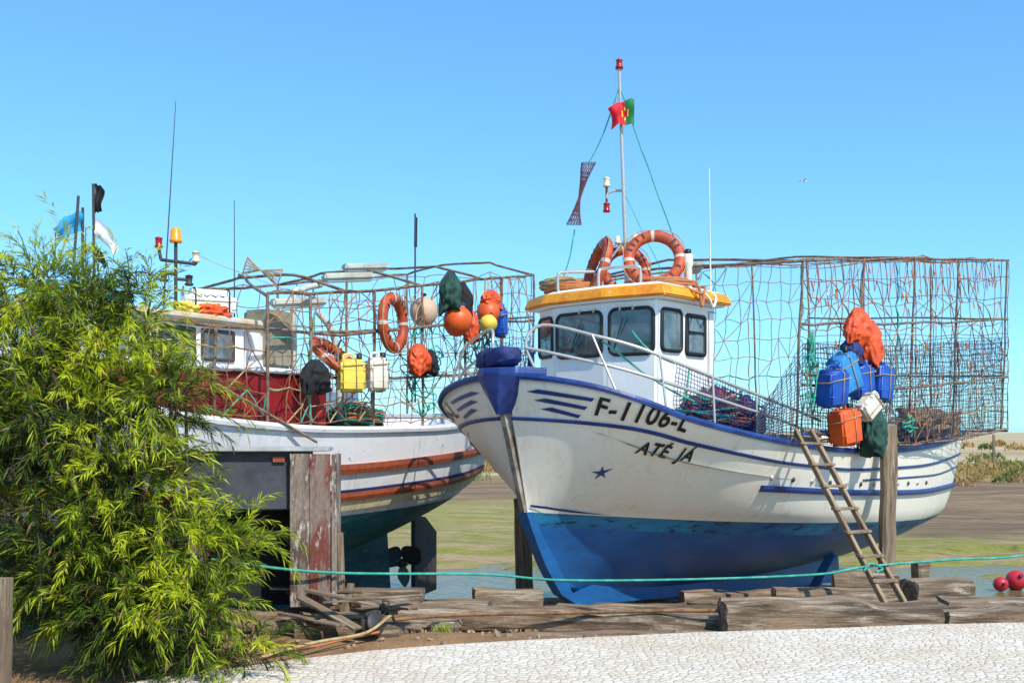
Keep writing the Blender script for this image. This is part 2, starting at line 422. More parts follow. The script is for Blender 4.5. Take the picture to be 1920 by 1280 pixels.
# ================================================================== BOAT 1
A1=R(50); B1=(-.12,10.8,0); M1=Matrix.Translation(B1)@Matrix.Rotation(A1,4,'Z')
boat=empty('fishing_boat',M1)
H=Hull(TS=[(0,1.0),(.2,.72),(.5,.40),(.75,.18),(1,-.04)],TE=[(0,10.0),(.5,10.25),(1,10.5)],
 WG=[(0,.10),(.006,.42),(.015,.72),(.03,1.03),(.055,1.33),(.095,1.52),(.19,1.68),(.3,1.72),(.45,1.72),(.6,1.68),(.78,1.58),(.9,1.45),(1,1.3)],
 ZG=[(0,2.15),(.03,2.01),(.055,1.89),(.1,1.73),(.19,1.57),(.3,1.45),(.43,1.36),(.57,1.33),(.76,1.38),(.9,1.48),(1,1.58)],
 WW=[(0,.03),(.03,.18),(.06,.34),(.1,.52),(.2,.92),(.3,1.18),(.45,1.42),(.6,1.47),(.78,1.38),(.9,1.2),(1,1.0)],
 ZW=[(0,.77),(.25,.57),(.5,.42),(.8,.28),(1,.24)],
 ZB=[(0,-.15),(.1,-.24),(.3,-.35),(.5,-.40),(.65,-.38),(.8,-.28),(.9,-.17),(1,-.1)],
 PF=[(0,.95),(.1,.85),(.3,.6),(1,.55)],BL=[(0,.12),(.2,.25),(.5,.55),(1,.6)],tabz=1.6)
H.build('hull',boat,[BOT,TEALB,HULLW,BLUE],[(.425,0),(.5,1),(2,2)])
def gw(hull,name,parent,m,w=.11,h=.06,z=0.02):
    V=[];F=[];n=100
    for sd in (-1,1):
        b=len(V)
        for i in range(n+1):
            u=(i/n)**1.8; a=hull.pt(u,1,sd); e=hull.pt(min(1,u+.003),1,sd)-hull.pt(max(0,u-.003),1,sd); nn=Vector((e.y,-e.x,0)).normalized()
            if nn.y*sd<0: nn=-nn
            for o,dz in ((.035,-h/2),(.045,0),(.035,h/2),(-w,h/2),(-w,-h/2)):
                q=a+nn*o; q.z+=dz+z
                if q.y*sd<0.0: q.y=0
                V.append(q)
        for i in range(n):
            for j in range(5): F.append((b+i*5+j,b+i*5+(j+1)%5,b+(i+1)*5+(j+1)%5,b+(i+1)*5+j))
    a=hull.pt(1,1,-1)
    meshobj(name,V,F,m,parent,smooth=False,recalc=True)
    box(name+'_transom',(a.x,0,a.z+z),(.12,abs(a.y)*2,h),m,parent,bev=.01)
gw(H,'gunwale',boat,BLUE)
H.rail('upper_rubrail',boat,BLUE,0.0,1,lambda u:interp([(0,1.74),(.06,1.63),(.12,1.49),(.2,1.36),(.3,1.24),(.5,1.12),(.7,1.11),(1,1.24)],u),w=.02,h=.035)
H.rail('lower_rubrail',boat,BLUE,.255,1,lambda u:interp([(.25,.97),(.5,.82),(.8,.72),(1,.72)],u),w=.05,h=.075,pw=1)
H.rail('mid_rubrail',boat,BLUE,.5,1,lambda u:interp([(.5,.98),(.8,.95),(1,1.03)],u),w=.012,h=.025,pw=1)
def plate(name,outer,inner,y,m,parent):
    V=[];F=[];n=len(outer)
    for sd in (-y,y):
        for p in outer: V.append((p[0],sd,p[1]))
        for p in inner: V.append((p[0],sd,p[1]))
    for i in range(n-1):
        F+=[(i,i+1,n+i+1,n+i),(2*n+i,3*n+i,3*n+i+1,2*n+i+1),(i,2*n+i,2*n+i+1,i+1)]
    F+=[(0,n,3*n,2*n),(n-1,3*n-1,4*n-1,2*n-1)]
    return meshobj(name,V,F,m,parent,smooth=False,recalc=True)
st=[(interp(H.TS,v),H.pt(0,v).z) for v in (1,.9,.8,.7,.6,.5)]
plate('stem',[(a-.05,z) for a,z in st],[(a+.12,z) for a,z in st],.03,mat('stem_paint',(.20,.16,.12),.6,(.40,.35,.28),5),boat)
sb=[(interp(H.TS,v),H.pt(0,v).z) for v in (.5,.4,.3,.2,.1,0)]
plate('keel',[(a-.05,z) for a,z in sb]+[(1.25,-.30),(4,-.50),(8.3,-.80)],[(a+.15,z) for a,z in sb]+[(1.5,-.1),(4,-.2),(8.2,-.1)],.06,BOT,boat)
V=[];F=[]
for i in range(41):
    u=i/40*.98+.015
    for sd in (-1,1):
        p=H.pt(u,.86,sd); V.append((p.x,p.y*.97,H.zg(u)-.38))
for i in range(40): F.append((2*i,2*i+1,2*i+3,2*i+2))
meshobj('deck',V,F,DECK,boat,smooth=False)
def nose():
    V=[];F=[]
    prof=[(2.25,.30,.36,-.10),(2.18,.31,.36,-.12),(2.03,.22,.3,-.10),(1.88,.12,.22,-.06),(1.78,.05,.16,-.02)]
    for z,w,dep,t0 in prof:
        V+=[(t0+dep,-w-.1,z),(t0+.05,-w*.85,z),(t0-.03,-w*.35,z),(t0-.03,w*.35,z),(t0+.05,w*.85,z),(t0+dep,w+.1,z)]
    for j in range(len(prof)-1):
        for i in range(5): F.append((j*6+i,j*6+i+1,(j+1)*6+i+1,(j+1)*6+i))
    F.append(tuple(range(6)))
    o=meshobj('nose_block',V,F,BLUE,boat,smooth=False,recalc=True)
    bv=o.modifiers.new('bev','BEVEL'); bv.width=.02; bv.segments=3
nose()
blob('fender_roll',(.16,.16,2.36),(.15,.31,.105),CLB,boat,amp=.06,fr=3,seed=3,sq=.55,rot=(R(-4),0,R(-20)))
tubes('fender_lashing',[[(.14+.165*math.cos(a),.05,2.36+.118*math.sin(a)) for a in [i*.52 for i in range(13)]],[(.18+.165*math.cos(a),.27,2.36+.118*math.sin(a)) for a in [i*.52 for i in range(13)]]],.006,CLB,boat)
lathe('fairlead',[(.035,0),(.035,.12),(.05,.13),(.05,.16),(0,.16)],BLUE,boat,loc=(.25,-.2,2.27))
text_decal(H,'F-1106-L',.78,1.78,1.775,-.165,.17,LETT,'registration_port',boat,bold=.022)
text_decal(H,'ATÉ  JÁ',1.34,2.04,1.40,-.10,.12,LETT,'name_port',boat,shear=.2,bold=.026)
text_decal(H,'F-1106-L',.78,1.78,1.61,.165,.17,LETT,'registration_starboard',boat,side=1,bold=.022)
for sd in (-1,1):
    for k,z in enumerate((2.01,1.925,1.84)):
        L0=.16+.06*k; L1=.74-.04*k
        P=[(L0,z-.02*L0),(L0+.1,z+.024-.05*L0),(L1-.03,z+.016-.12*L1),(L1,z+.012-.12*L1),(L1-.02,z-.018-.12*L1),(L0+.1,z-.018-.05*L0)]
        decal(H,[P],BLUE,'bow_stripe',boat,side=sd,off=.01)
    P=[];rs=[.095,.03]
    for k in range(10):
        a=math.pi/2+k*math.pi/5+.2; r=rs[k%2]*(1.3 if k in (2,8) else 1); P.append((1.10+r*math.cos(a)*1.05,1.19+r*math.sin(a)*.8))
    decal(H,[[P[i],P[(i+1)%10],(1.10,1.19)] for i in range(10)],BLUE,'star_mark',boat,side=sd,off=.009)
    decal(H,[[(.12,.83),(.13,.855),(.5,.835),(1.0,.785),(1.55,.72),(1.0,.762),(.5,.81)]],BLUE,'boot_line',boat,side=sd,off=.012)
for i in range(12):
    u=.27+i*.045
    p=H.pt(u,H.vz(u,interp([(.25,1.10),(.5,.93),(.8,.84)],u)),-1)
    lathe('scupper',[(.0,.02),(.022,.02),(.03,.012),(.034,-.01)],METD if i%2 else STEEL,boat,loc=p,rot=(R(90),0,0),n=12)
# ---- wheelhouse
XB=2.78
pl=[(XB,.92),(1.78,.92),(1.56,.52),(1.5,-.25),(1.6,-.86),(XB,-.90)]
prism('wheelhouse',[(2.2+(x-2.2)*.985,y*.97) for x,y in pl],1.3,3.06,CABW,boat,top=pl,bev=.03)
window('window_a',pl[1],pl[2],2.46,2.95,boat,mg=.02,r=.09)
window('window_b',pl[2],pl[3],2.43,2.96,boat,mg=.035,r=.10)
window('window_c',pl[3],pl[4],2.43,2.97,boat,mg=.03,r=.10)
window('window_d',(1.63,-.862),(2.09,-.877),2.47,2.96,boat,mg=.02,r=.08)
window('window_e',(2.12,-.878),(2.58,-.892),2.45,2.93,boat,mg=.02,r=.06,fr=.045)
box('window_e_bar',(2.35,-.905,2.72),(.34,.02,.02),BLK,boat,bev=.002)
tubes('door_seam',[[(2.62,-.905,1.6),(2.62,-.905,2.98),(2.76,-.91,2.98)]],.006,DECK,boat)
for y in (.1,-.1,-.45,-.62): tubes('wiper',[[(1.47+.0,y,2.93),(1.46,y-.03,2.97)]],.012,STEEL,boat)
tubes('wiper_arm',[[(1.505,-.35,2.5),(1.47,-.5,2.85)],[(1.52,.25,2.5),(1.48,.1,2.8)]],.006,BLK,boat)
def grow(P,k): return [(2.2+(x-2.2)*(1+k*.9)+0,y*(1+k)) for x,y in P]
prism('roof_brim',grow(pl,.09),3.035,3.06,CABW,boat,top=grow(pl,.11),bev=.005)
prism('roof_rim',grow(pl,.20),3.06,3.19,ORR,boat,top=grow(pl,.13),bev=.02)
prism('roof_top',grow(pl,.10),3.185,3.225,CABW,boat,top=grow(pl,.0),bev=.01)
tubes('rope_heap',tangle((1.92,.5,3.28),(.32,.36,.09),26,1)+tangle((2.3,-.45,3.28),(.38,.42,.09),26,2),.014,ROPEO,boat)
tubes('rope_heap_tan',tangle((1.85,.62,3.33),(.24,.28,.10),16,3),.013,ROPET,boat)
blob('net_heap',(2.3,-.45,3.24),(.34,.36,.07),NETP,boat,amp=.3,seed=31)
tubes('roof_hoops',[[(1.55,.45,3.2),(1.55,.45,3.4),(1.6,.4,3.44),(1.85,.1,3.44),(1.88,.07,3.4),(1.88,.07,3.2)],
   [(1.58,-.1,3.2),(1.58,-.1,3.38),(1.62,-.14,3.43),(1.72,-.5,3.43),(1.75,-.54,3.38),(1.75,-.54,3.2)]],.018,STEEL,boat,smooth=True)
lathe('exhaust',[(.045,0),(.045,.28),(.055,.3),(.055,.42),(.03,.43)],PWHT,boat,loc=(2.3,-.82,3.18)); lathe('exhaust_cap',[(.035,0),(.035,.04),(0,.05)],BLK,boat,loc=(2.3,-.82,3.62))
tubes('hoses',[[(2.2,-1.0,3.2),(2.3,-1.08,3.1),(2.4,-1.08,3.0),(2.5,-1.06,3.12),(2.55,-.95,3.2)]],.016,PWHT,boat,smooth=True)
tubes('hoses_orange',[[(2.0,-.95,3.2),(2.1,-1.1,3.12),(2.25,-1.07,3.2),(2.4,-.9,3.24)],[(2.1,-1.08,3.2),(2.12,-1.1,2.98),(2.2,-1.08,3.1)]],.016,ROPEO,boat,smooth=True)
mb=Vector((2.30,0,3.2)); mt=Vector((2.16,.02,5.84))
tubes('mast',[[mb,mb.lerp(mt,.5),mt]],.026,STEEL,boat,radii=(1.1,.7))
lathe('mast_light',[(.0,0),(.045,0),(.045,.03),(.035,.04),(.035,.09),(.045,.1),(.0,.13)],REDL,boat,loc=mt)
tubes('lamp_bracket',[[(2.26,0,4.42),(2.26,.1,4.45),(2.2,.2,4.43),(2.19,.22,4.36)]],.016,STEEL,boat,smooth=True)
for dz,mm in ((.16,YELL),(-.14,REDL)):
    lathe('bracket_lamp',[(0,0),(.04,0),(.045,.02),(.036,.03),(.036,.09),(.045,.1),(0,.12)],mm,boat,loc=(2.19,.22,4.34+dz),n=14)
tubes('lamp_stem',[[(2.19,.22,4.25),(2.19,.22,4.55)]],.014,METD,boat)
for yy in (.1,-.14):
    lathe('deck_lamp',[(0,0),(.04,0),(.045,.02),(.034,.03),(.034,.08),(0,.1)],YELL,boat,loc=(2.25,yy,3.82),n=12)
tubes('mast_legs',[[(1.95,.42,3.2),(2.27,.02,3.85)],[(2.0,-.42,3.2),(2.27,-.02,3.85)],[(2.75,0,3.2),(2.29,0,3.8)],[(2.25,.1,3.82),(2.25,-.14,3.82)]],.016,STEEL,boat)
def wob(a,b,n=10,s=.03,sag=.05):
    a=Vector(a);b=Vector(b); return [a.lerp(b,i/n)+Vector((0,0,-sag*math.sin(math.pi*i/n)))+noise.noise_vector(a.lerp(b,i/n)*2)*s for i in range(n+1)]
tubes('stays_green',[wob(mt+Vector((0,0,-.2)),(2.0,.35,4.75)),wob(mt+Vector((0,0,-.2)),(2.6,-.75,3.25)),wob((1.95,.5,4.0),(1.8,.62,3.3))],.008,ROPEG,boat)
tubes('stays_dark',[wob((2.26,0,4.4),(2.6,-.4,3.25),sag=.0)],.004,ROPEG,boat)
# hour-glass net pennant: flattened tube of fine purple-brown mesh
pts=[((1.98,.33,4.76),.10),((1.975,.36,4.68),.08),((1.97,.39,4.58),.05),((1.96,.42,4.46),.028),((1.95,.44,4.36),.014),((1.94,.455,4.28),.03),((1.93,.475,4.18),.055),((1.92,.50,4.05),.105)]
n=16; P=[]
for c,r in pts: P.append([Vector(c)+Vector((math.cos(6.283*i/n)*r*.45,math.sin(6.283*i/n)*r,.012*math.sin(6.283*i/n))) for i in range(n)])
paths=[P[0]+[P[0][0]],P[-1]+[P[-1][0]]]+[[P[j][(i+j)%n] for j in range(len(P))] for i in range(n)]+[[P[j][(i-j)%n] for j in range(len(P))] for i in range(n)]
tubes('net_pennant',paths,.0032,mat('net_pennant_mat',(.16,.06,.07),.9,fine=0),boat,res=1)
def flag(M,w,h,cols,name='flag',nseg=16,wave=.05,droop=.3,ring=False):
    e=empty(name,M); V=[];F=[];FM=[];mats=[c for c,_ in cols]
    for i in range(nseg+1):
        for j in range(9):
            u=i/nseg;v=j/8
            V.append((u*w*(1-.1*v)-.12*w*math.sin(v*3)*u,wave*math.sin(u*9+v*2)*u+.02*math.sin(v*7),-v*h*(1-.25*u)-droop*w*u*u+.01*math.sin(u*12)))
    for i in range(nseg):
        for j in range(8):
            F.append((i*9+j,(i+1)*9+j,(i+1)*9+j+1,i*9+j+1)); u=(i+.5)/nseg
            for k,(c,x) in enumerate(cols):
                if u<x: break
            if ring:
                d=math.hypot((u-.4)*w,((j+.5)/8-.5)*h)
                if d<.19*h: k=2
                if d<.1*h: k=1
            FM.append(k)
    meshobj('cloth',V,F,mats,e,fm=FM)
    return e
flag(M1@T(2.22,-.15,5.47,rz=R(128)),.31,.31,[(PG,.36),(PR,1.1),(PY,2)],wave=.05,droop=.35,ring=True)
life_ring(M1@T(1.98,.20,3.53,rx=R(0),ry=R(-72),rz=R(-38)),.29,.068)
life_ring(M1@T(2.10,-.50,3.56,rx=R(0),ry=R(-72),rz=R(34)),.29,.068)
life_ring(M1@T(2.40,.10,3.52,ry=R(-82),rz=R(45)),.25,.06)
rp=[(.22,-.30,2.2),(.14,-.22,2.5),(.25,-.35,2.68),(.45,-.85,2.56),(.7,-1.2,2.44),(1.05,-1.42,2.30),(2,-1.6,2.08),(3,-1.66,1.90),(3.9,-1.68,1.74)]
rp2=[(.14,-.22,2.45),(.3,-.6,2.36),(.6,-1.1,2.22),(1.0,-1.4,2.08),(2,-1.6,1.88),(3.0,-1.66,1.72),(3.9,-1.68,1.55)]
def mir(P): return [(a,-b,c) for a,b,c in P]
tubes('pulpit_rail',[rp,rp2,mir(rp),mir(rp2)],.017,STEEL,boat,smooth=True)
st=[]
for t in (.45,.9,1.6,2.4,3.2):
    u=t/10.5
    for sd in (-1,1):
        g=H.pt(u,1,sd); zt=interp([(a,c) for a,b,c in rp[2:]],t); yt=interp([(a,-b) for a,b,c in rp[2:]],t)*sd
        st.append([(g.x,g.y*.96,g.z),(g.x,yt,zt)])
tubes('stanchions',st,.012,STEEL,boat)
pn=net((1.05,-1.40,1.85),(3.0,-1.63,1.55),(3.0,-1.66,1.88),(1.05,-1.42,2.28),40,10,.01)
tubes('rail_net',pn,.0035,NETB,boat,res=0)
tubes('rail_ropes',[wob((.5,-.9,2.5),(1.3,-1.5,1.9)),wob((1.2,-1.45,2.25),(1.25,-1.4,1.85),s=.05),wob((1.0,-1.4,2.3),(.9,-1.0,2.62),s=.04)],.01,ROPEG,boat)
blob('net_pile',(2.25,-1.16,1.68),(.45,.24,.38),NETP,boat,amp=.22,fr=3,seed=5,sub=5)
blob('net_pile_b',(2.85,-1.2,1.64),(.28,.24,.35),CLB,boat,amp=.22,fr=3,seed=9,sub=4)
tubes('net_pile_ropes',tangle((2.1,-1.2,1.87),(.45,.3,.2),7,12),.008,ROPEG,boat)
tubes('net_pile_ropes_b',tangle((2.3,-1.18,1.82),(.55,.32,.27),36,13),.007,NETP,boat)
tubes('net_pile_ropes_c',tangle((2.4,-1.2,1.82),(.55,.3,.24),18,18),.007,ROPEO,boat)
tubes('net_pile_ropes_d',tangle((2.7,-1.2,1.82),(.45,.3,.24),18,19),.007,NETB,boat)
tubes('antenna',[[(2.75,-.85,3.1),(2.75,-.85,3.5),(2.74,-.84,4.66)]],.011,PWHT,boat,radii=(1.2,.5))
# ---- aft cage
P_=lambda t,y,z:Vector((t,y,z))
def topz(t): return interp([(2.9,3.50),(3.2,3.54),(6.8,4.03),(11,4.5)],t)
yo=-1.78; ys=1.7
def jg(P,s=.03,n=6):
    out=[]
    for a,b in zip(P[:-1],P[1:]):
        for i in range(n):
            q=Vector(a).lerp(Vector(b),i/n)
            out.append(q+(noise.noise_vector(q*1.3)*s if i else Vector((0,0,0))))
    out.append(Vector(P[-1])); return out
frame=[]
ptop=[P_(t,yo-(.1 if t>9 else 0),topz(t)) for t in (2.95,3.2,4.5,6.8,8.7,11)]
stop=[P_(t,ys,topz(t)+.40*(t-3)/8) for t in (2.95,4.5,6.8,8.7,11)]
frame+= [ptop,stop,[ptop[-1],P_(11,0,4.72),stop[-1]],[ptop[0],P_(2.95,0,3.6),stop[0]]]
def gz(t): return H.zg(min(1,t/10.5))
for t in (3.2,5.0,6.8,8.7,10.9):
    yy=yo-(.1 if t>9 else 0)
    bz=gz(t)+.05; 
    frame.append([P_(t,yy*(.95),bz),P_(t,yy,topz(t))]); frame.append([P_(t,ys*.93,bz),P_(t,ys,topz(t)+.4*(t-3)/8)])
    if t in (3.2,6.8): frame.append([P_(t,yy,topz(t)),P_(t,0,topz(t)+.2),P_(t,ys,topz(t)+.4*(t-3)/8)])
for f in (.33,.66):
    frame.append([P_(t,yo-(.1 if t>9 else 0),gz(t)*(1-f)+topz(t)*f) for t in (3.2,5,6.8,8.7,10.95)])
    frame.append([P_(10.95,yo-.1,gz(10.9)*(1-f)+topz(11)*f),P_(10.95,ys,gz(10.9)*(1-f)+(topz(11)+.4)*f)])
frame.append([P_(10.95,yo-.1,1.62),P_(10.95,ys,1.62)])
frame.append([P_(3.2,yo,1.62),P_(5,yo,1.46),P_(6.8,yo,1.42),P_(8.7,yo,1.5),P_(10.95,yo-.1,1.66)])
for y in (-.6,.6): frame.append([P_(10.95,y,1.62),P_(10.95,y,4.6+.1*y)])
tubes('cage_frame',[jg(p) for p in frame],.016,RUSTY,boat)
nets=[]
seg=[(3.2,5),(5,6.8),(6.8,8.7),(8.7,10.95)]
for k,(a,b) in enumerate(seg):
    za=gz(a)+.1; zb=gz(b)+.1
    nets+=net(P_(a,yo,za),P_(b,yo,zb),P_(b,yo,topz(b)),P_(a,yo,topz(a)),5,8,.04,skip=.12,diag=18)
nets+=net(P_(10.95,yo-.1,1.66),P_(10.95,ys,1.66),P_(10.95,ys,4.85),P_(10.95,yo-.1,4.5),9,9,.03,skip=.1,diag=14)
nets+=net(P_(3,ys,1.6),P_(11,ys,1.6),P_(11,ys,4.85),P_(3,ys,3.6),20,9,.05,skip=.15,diag=25)
nets+=net(P_(6.8,yo,4.05),P_(10.95,yo,4.5),P_(10.95,ys,4.9),P_(6.8,ys,4.2),8,5,.05,skip=.3,diag=8)
tubes('cage_ropes',[jg(p,.035,3) for p in nets],.0062,ROPEB,boat,res=1)
tubes('cage_ropes_tan',[jg(p,.05,3) for p in random.sample(nets,16)],.008,ROPET,boat,res=1)
tubes('cage_ropes_green',[jg(p,.07,3) for p in random.sample(nets,6)]+[wob((3.2,yo,2.5),(3.25,yo,1.5),s=.08),wob((3.4,yo,2.7),(3.5,yo-.02,1.7),s=.08)]+tangle((3.35,-1.82,2.3),(.12,.06,.45),6,41)+tangle((6.5,-1.82,1.7),(.25,.06,.15),4,43),.009,ROPEG,boat,res=1)
fine=[]
for a,b in ((2.3,3.2),(3.2,5),(5,6.8),(6.8,8.7),(8.7,10.95)):
    fine+=net(P_(a,yo if a>3 else -1.66,gz(a)+.05),P_(b,yo,gz(b)+.05),P_(b,yo,gz(b)*.45+topz(b)*.55),P_(a,yo if a>3 else -1.66,(gz(a)*.45+topz(a)*.55) if a>3 else 1.75),int((b-a)/.08),22,.014,skip=.0)
fine+=net(P_(10.95,yo-.1,1.66),P_(10.95,ys,1.66),P_(10.95,ys,3.3),P_(10.95,yo-.1,3.2),34,16,.014)
tubes('fine_net',fine,.0044,NETD,boat,res=0)
zz=[]
for k in range(16):
    t=3.3+k*.48; zt=topz(t)
    zz.append([P_(t,yo,zt),P_(t+.12,yo,zt-random.uniform(.35,.6)),P_(t+.3,yo,zt),P_(t+.42,yo,zt-random.uniform(.35,.6))])
tubes('cage_zigzag',zz,.005,ROPEO,boat,res=1)
tags=[]
for k in range(90):
    t=random.uniform(3.2,10.9); z=random.uniform(gz(t)+.2,topz(t)); tags.append([P_(t,yo-.01,z),P_(t+random.uniform(-.03,.03),yo-.03,z-random.uniform(.03,.12))])
tubes('cage_tags',tags,.010,ROPEO,boat,res=1)
box('cage_lamp',(3.9,0,3.72),(.9,.14,.08),LAMPW,boat,rot=(0,-.06,.6),bev=.02)
blob('canvas_bundle',(9.4,-1.0,1.66),(.8,.5,.30),mat('canvas_tan',(.34,.25,.15),.9,(.14,.10,.06),4,bump=.5,bscale=10),boat,amp=.3,seed=2)
blob('canvas_bundle_b',(8.2,-1.2,1.5),(.5,.3,.22),CLK,boat,amp=.3,seed=4)
box('deck_plank',(3.9,-1.4,1.52),(1.3,.35,.04),mat('plank_light',(.55,.44,.28),.8,(.42,.32,.2),4),boat,rot=(0,.05,.05),bev=.004)
box('winch_base',(3.7,.3,1.5),(.7,.6,.7),GREYB,boat,bev=.04); 
jerrycan(M1@T(3.60,-1.95,1.90,rx=R(8),ry=R(-6),rz=R(-15)),PBLUE,.34,.25,.42)
jerrycan(M1@T(4.02,-1.99,2.08,rx=R(5),ry=R(-24),rz=R(-25)),PBLUE2,.33,.24,.46)
jerrycan(M1@T(4.98,-1.97,1.98,rx=R(0),ry=R(6),rz=R(-10)),PBLUE,.33,.24,.45)
jerrycan(M1@T(4.55,-1.93,2.0,ry=R(-4),rz=R(-20)),PBLUE,.30,.22,.42)
jerrycan(M1@T(3.98,-1.97,1.45,ry=R(-8),rz=R(-15)),PORG,.36,.25,.42)
jerrycan(M1@T(4.30,-2.02,1.80,ry=R(50),rz=R(-20)),PWHT,.26,.18,.32)
def cloth(name,loc,size,m,M,seed=0,folds=6):
    V=[];F=[];n=64;k=34
    for j in range(k+1):
        v=j/k
        for i in range(n):
            a=2*math.pi*i/n; w=.22+.78*math.sin(min(1,v*2.0+.05)*math.pi/2)
            sag=1-.25*(v>.75)*(v-.75)/.25*(1+math.sin(a*3+seed))
            cx,sx_=math.cos(a),math.sin(a)
            n1=noise.noise(Vector((cx*1.3+seed,sx_*1.3,v*2.5+seed))); n2=noise.noise(Vector((cx*4+seed,sx_*4,v*5))); n3=1-2*abs(noise.noise(Vector((cx*3,sx_*3+seed,v*4+a*.2))))
            f=1+.30*n1+.14*n2+.16*n3+.07*math.sin(a*folds+seed+v*4)
            V.append((size[0]*w*f*sag*cx+size[0]*.3*n1*v,size[1]*w*f*sag*sx_,-v*size[2]*(1+.10*math.sin(a*2+seed)+.08*n2)))
    for j in range(k):
        for i in range(n): F.append((j*n+i,j*n+(i+1)%n,(j+1)*n+(i+1)%n,(j+1)*n+i))
    F.append(tuple(range(n))); F.append(tuple(range(k*n,k*n+n)))
    e=empty(name,M@T(*loc)); meshobj('cloth',V,F,m,e); return e
cloth('oilskin_jacket',(4.50,-1.9,3.12),(.22,.12,.50),CLO,M1,1)
cloth('oilskin_jacket',(4.76,-1.95,2.98),(.20,.11,.54),CLO,M1,4)
cloth('oilskin_jacket',(4.22,-1.93,2.98),(.09,.08,.30),CLO,M1,14)
cloth('dark_rag',(4.30,-1.90,2.74),(.18,.10,.34),CLB,M1,7)
cloth('dark_rag',(4.90,-1.90,2.55),(.12,.10,.24),CLK,M1,17)
cloth('green_sack',(4.90,-1.94,1.92),(.19,.14,.58),CLG,M1,5)

# ================================================================== BOAT 2
A2=R(64); M2=Matrix.Translation((-5.58,7.7,0))@Matrix.Rotation(A2,4,'Z')
b2=empty('fishing_boat',M2)
G=Hull(TS=[(0,1.2),(.5,.5),(1,0)],TE=[(0,9.3),(.5,9.8),(1,10.1)],
 WG=[(0,.1),(.03,.8),(.08,1.25),(.15,1.5),(.3,1.62),(.5,1.65),(.7,1.6),(.85,1.45),(1,1.15)],
 ZG=[(0,2.5),(.1,2.1),(.3,1.70),(.5,1.61),(.7,1.63),(.85,1.71),(1,1.84)],
 WW=[(0,.03),(.1,.5),(.2,.95),(.35,1.3),(.5,1.42),(.7,1.38),(.85,1.15),(1,.6)],
 ZW=[(0,.9),(.3,.7),(.55,.66),(.8,.68),(1,.74)],
 ZB=[(0,-.1),(.2,-.2),(.5,-.2),(.65,-.12),(.78,.05),(.9,.3),(1,.52)],
 PF=[(0,.9),(.3,.6),(1,.6)],BL=[(0,.15),(.5,.5),(1,.35)],tabz=1.4)
G.build('hull',b2,[TEAL2,HULL2],[(.5,0),(2,1)],nu=60)
gw(G,'gunwale',b2,HULL2,w=.12,h=.07)
G.rail('brown_rail_upper',b2,BROWN,.05,1,lambda u:interp([(0,1.7),(.3,1.25),(.5,1.19),(.75,1.26),(1,1.38)],u),w=.05,h=.11,pw=1)
G.rail('cream_band',b2,CREAM,.05,1,lambda u:interp([(0,1.15),(.3,.86),(.5,.78),(.75,.83),(1,.93)],u),w=.012,h=.12,pw=1)
G.rail('brown_rail_lower',b2,BROWN,.05,1,lambda u:interp([(0,1.25),(.3,.97),(.5,.88),(.75,.93),(1,1.03)],u),w=.05,h=.09,pw=1)
G.rail('dark_line',b2,CLB,.05,1,lambda u:interp([(0,1.32),(.3,1.03),(.5,.945),(.75,.995),(1,1.09)],u),w=.02,h=.03,pw=1)
sb=[(interp(G.TS,v),G.pt(0,v).z) for v in (1,.75,.5,.25,0)]
plate('keel',[(a-.05,z) for a,z in sb]+[(3,-.45),(8.6,-.75)],[(a+.15,z) for a,z in sb]+[(3,0),(8.5,.2)],.07,TEAL2,b2)
V=[];F=[]
for i in range(31):
    u=i/30*.97+.02
    for sd in (-1,1):
        p=G.pt(u,.9,sd); V.append((p.x,p.y*.96,G.zg(u)-.35))
for i in range(30): F.append((2*i,2*i+1,2*i+3,2*i+2))
meshobj('deck',V,F,DECK,b2,smooth=False)
plate('rudder',[(9.35,.35),(9.33,-.2),(9.33,-.9)],[(9.65,.30),(9.98,.05),(9.98,-.85)],.03,METD,b2)
tubes('rudder_post',[[(9.33,0,.6),(9.33,0,-.92)],[(8.4,0,-.33),(9.1,0,-.33)]],.035,METD,b2)
V=[];F=[]
for k in range(3):
    a0=k*2.094+.4; b=len(V)
    for i in range(7):
        r=.06+.30*i/6; w=.16*math.sin(math.pi*(.15+.8*i/6))
        for s_ in (-1,1):
            V.append((9.02+s_*w*.5,r*math.cos(a0)-s_*w*math.sin(a0),-.33+r*math.sin(a0)+s_*w*math.cos(a0)))
    for i in range(6): F.append((b+2*i,b+2*i+1,b+2*i+3,b+2*i+2))
meshobj('propeller',V,F,METD,b2)
lathe('propeller_hub',[(0,-.1),(.06,-.08),(.07,.06),(.0,.16)],BRONZE,b2,loc=(9.02,0,-.33),rot=(0,R(90),0))
prism('deckhouse',[(1.6,-1.15),(5.15,-1.45),(5.15,1.45),(1.6,1.15)],1.40,2.20,MAROON,b2,bev=.03)
prism('deckhouse_rim',[(1.55,-1.2),(5.2,-1.50),(5.2,1.50),(1.55,1.2)],2.205,2.26,HULL2,b2,bev=.015)
prism('cabin',[(2.3,-.95),(4.15,-1.15),(4.15,1.15),(2.3,.95)],2.25,2.68,CABW,b2,bev=.03)
prism('cabin_roof',[(2.15,-1.05),(4.3,-1.27),(4.3,1.27),(2.15,1.05)],2.68,2.75,mat('roof_beige',(.62,.46,.28),.7,(.65,.6,.5),4),b2,bev=.02)
for a,b in ((2.45,2.95),(3.05,3.5),(3.55,4.0)):
    ya=-.95-(a-2.3)*.108; yb=-.95-(b-2.3)*.108
    window('cabin_window',(a,ya),(b,yb),2.30,2.62,b2,mg=.01,r=.03,fr=.03,mframe=METD)
window('cabin_aft_window',(4.15,-.9),(4.15,-.3),2.31,2.6,b2,mg=.01,r=.03,fr=.03,mframe=METD)
box('cabin_aft_step',(4.5,-.6,2.45),(.55,.9,.4),HULL2,b2,bev=.03)
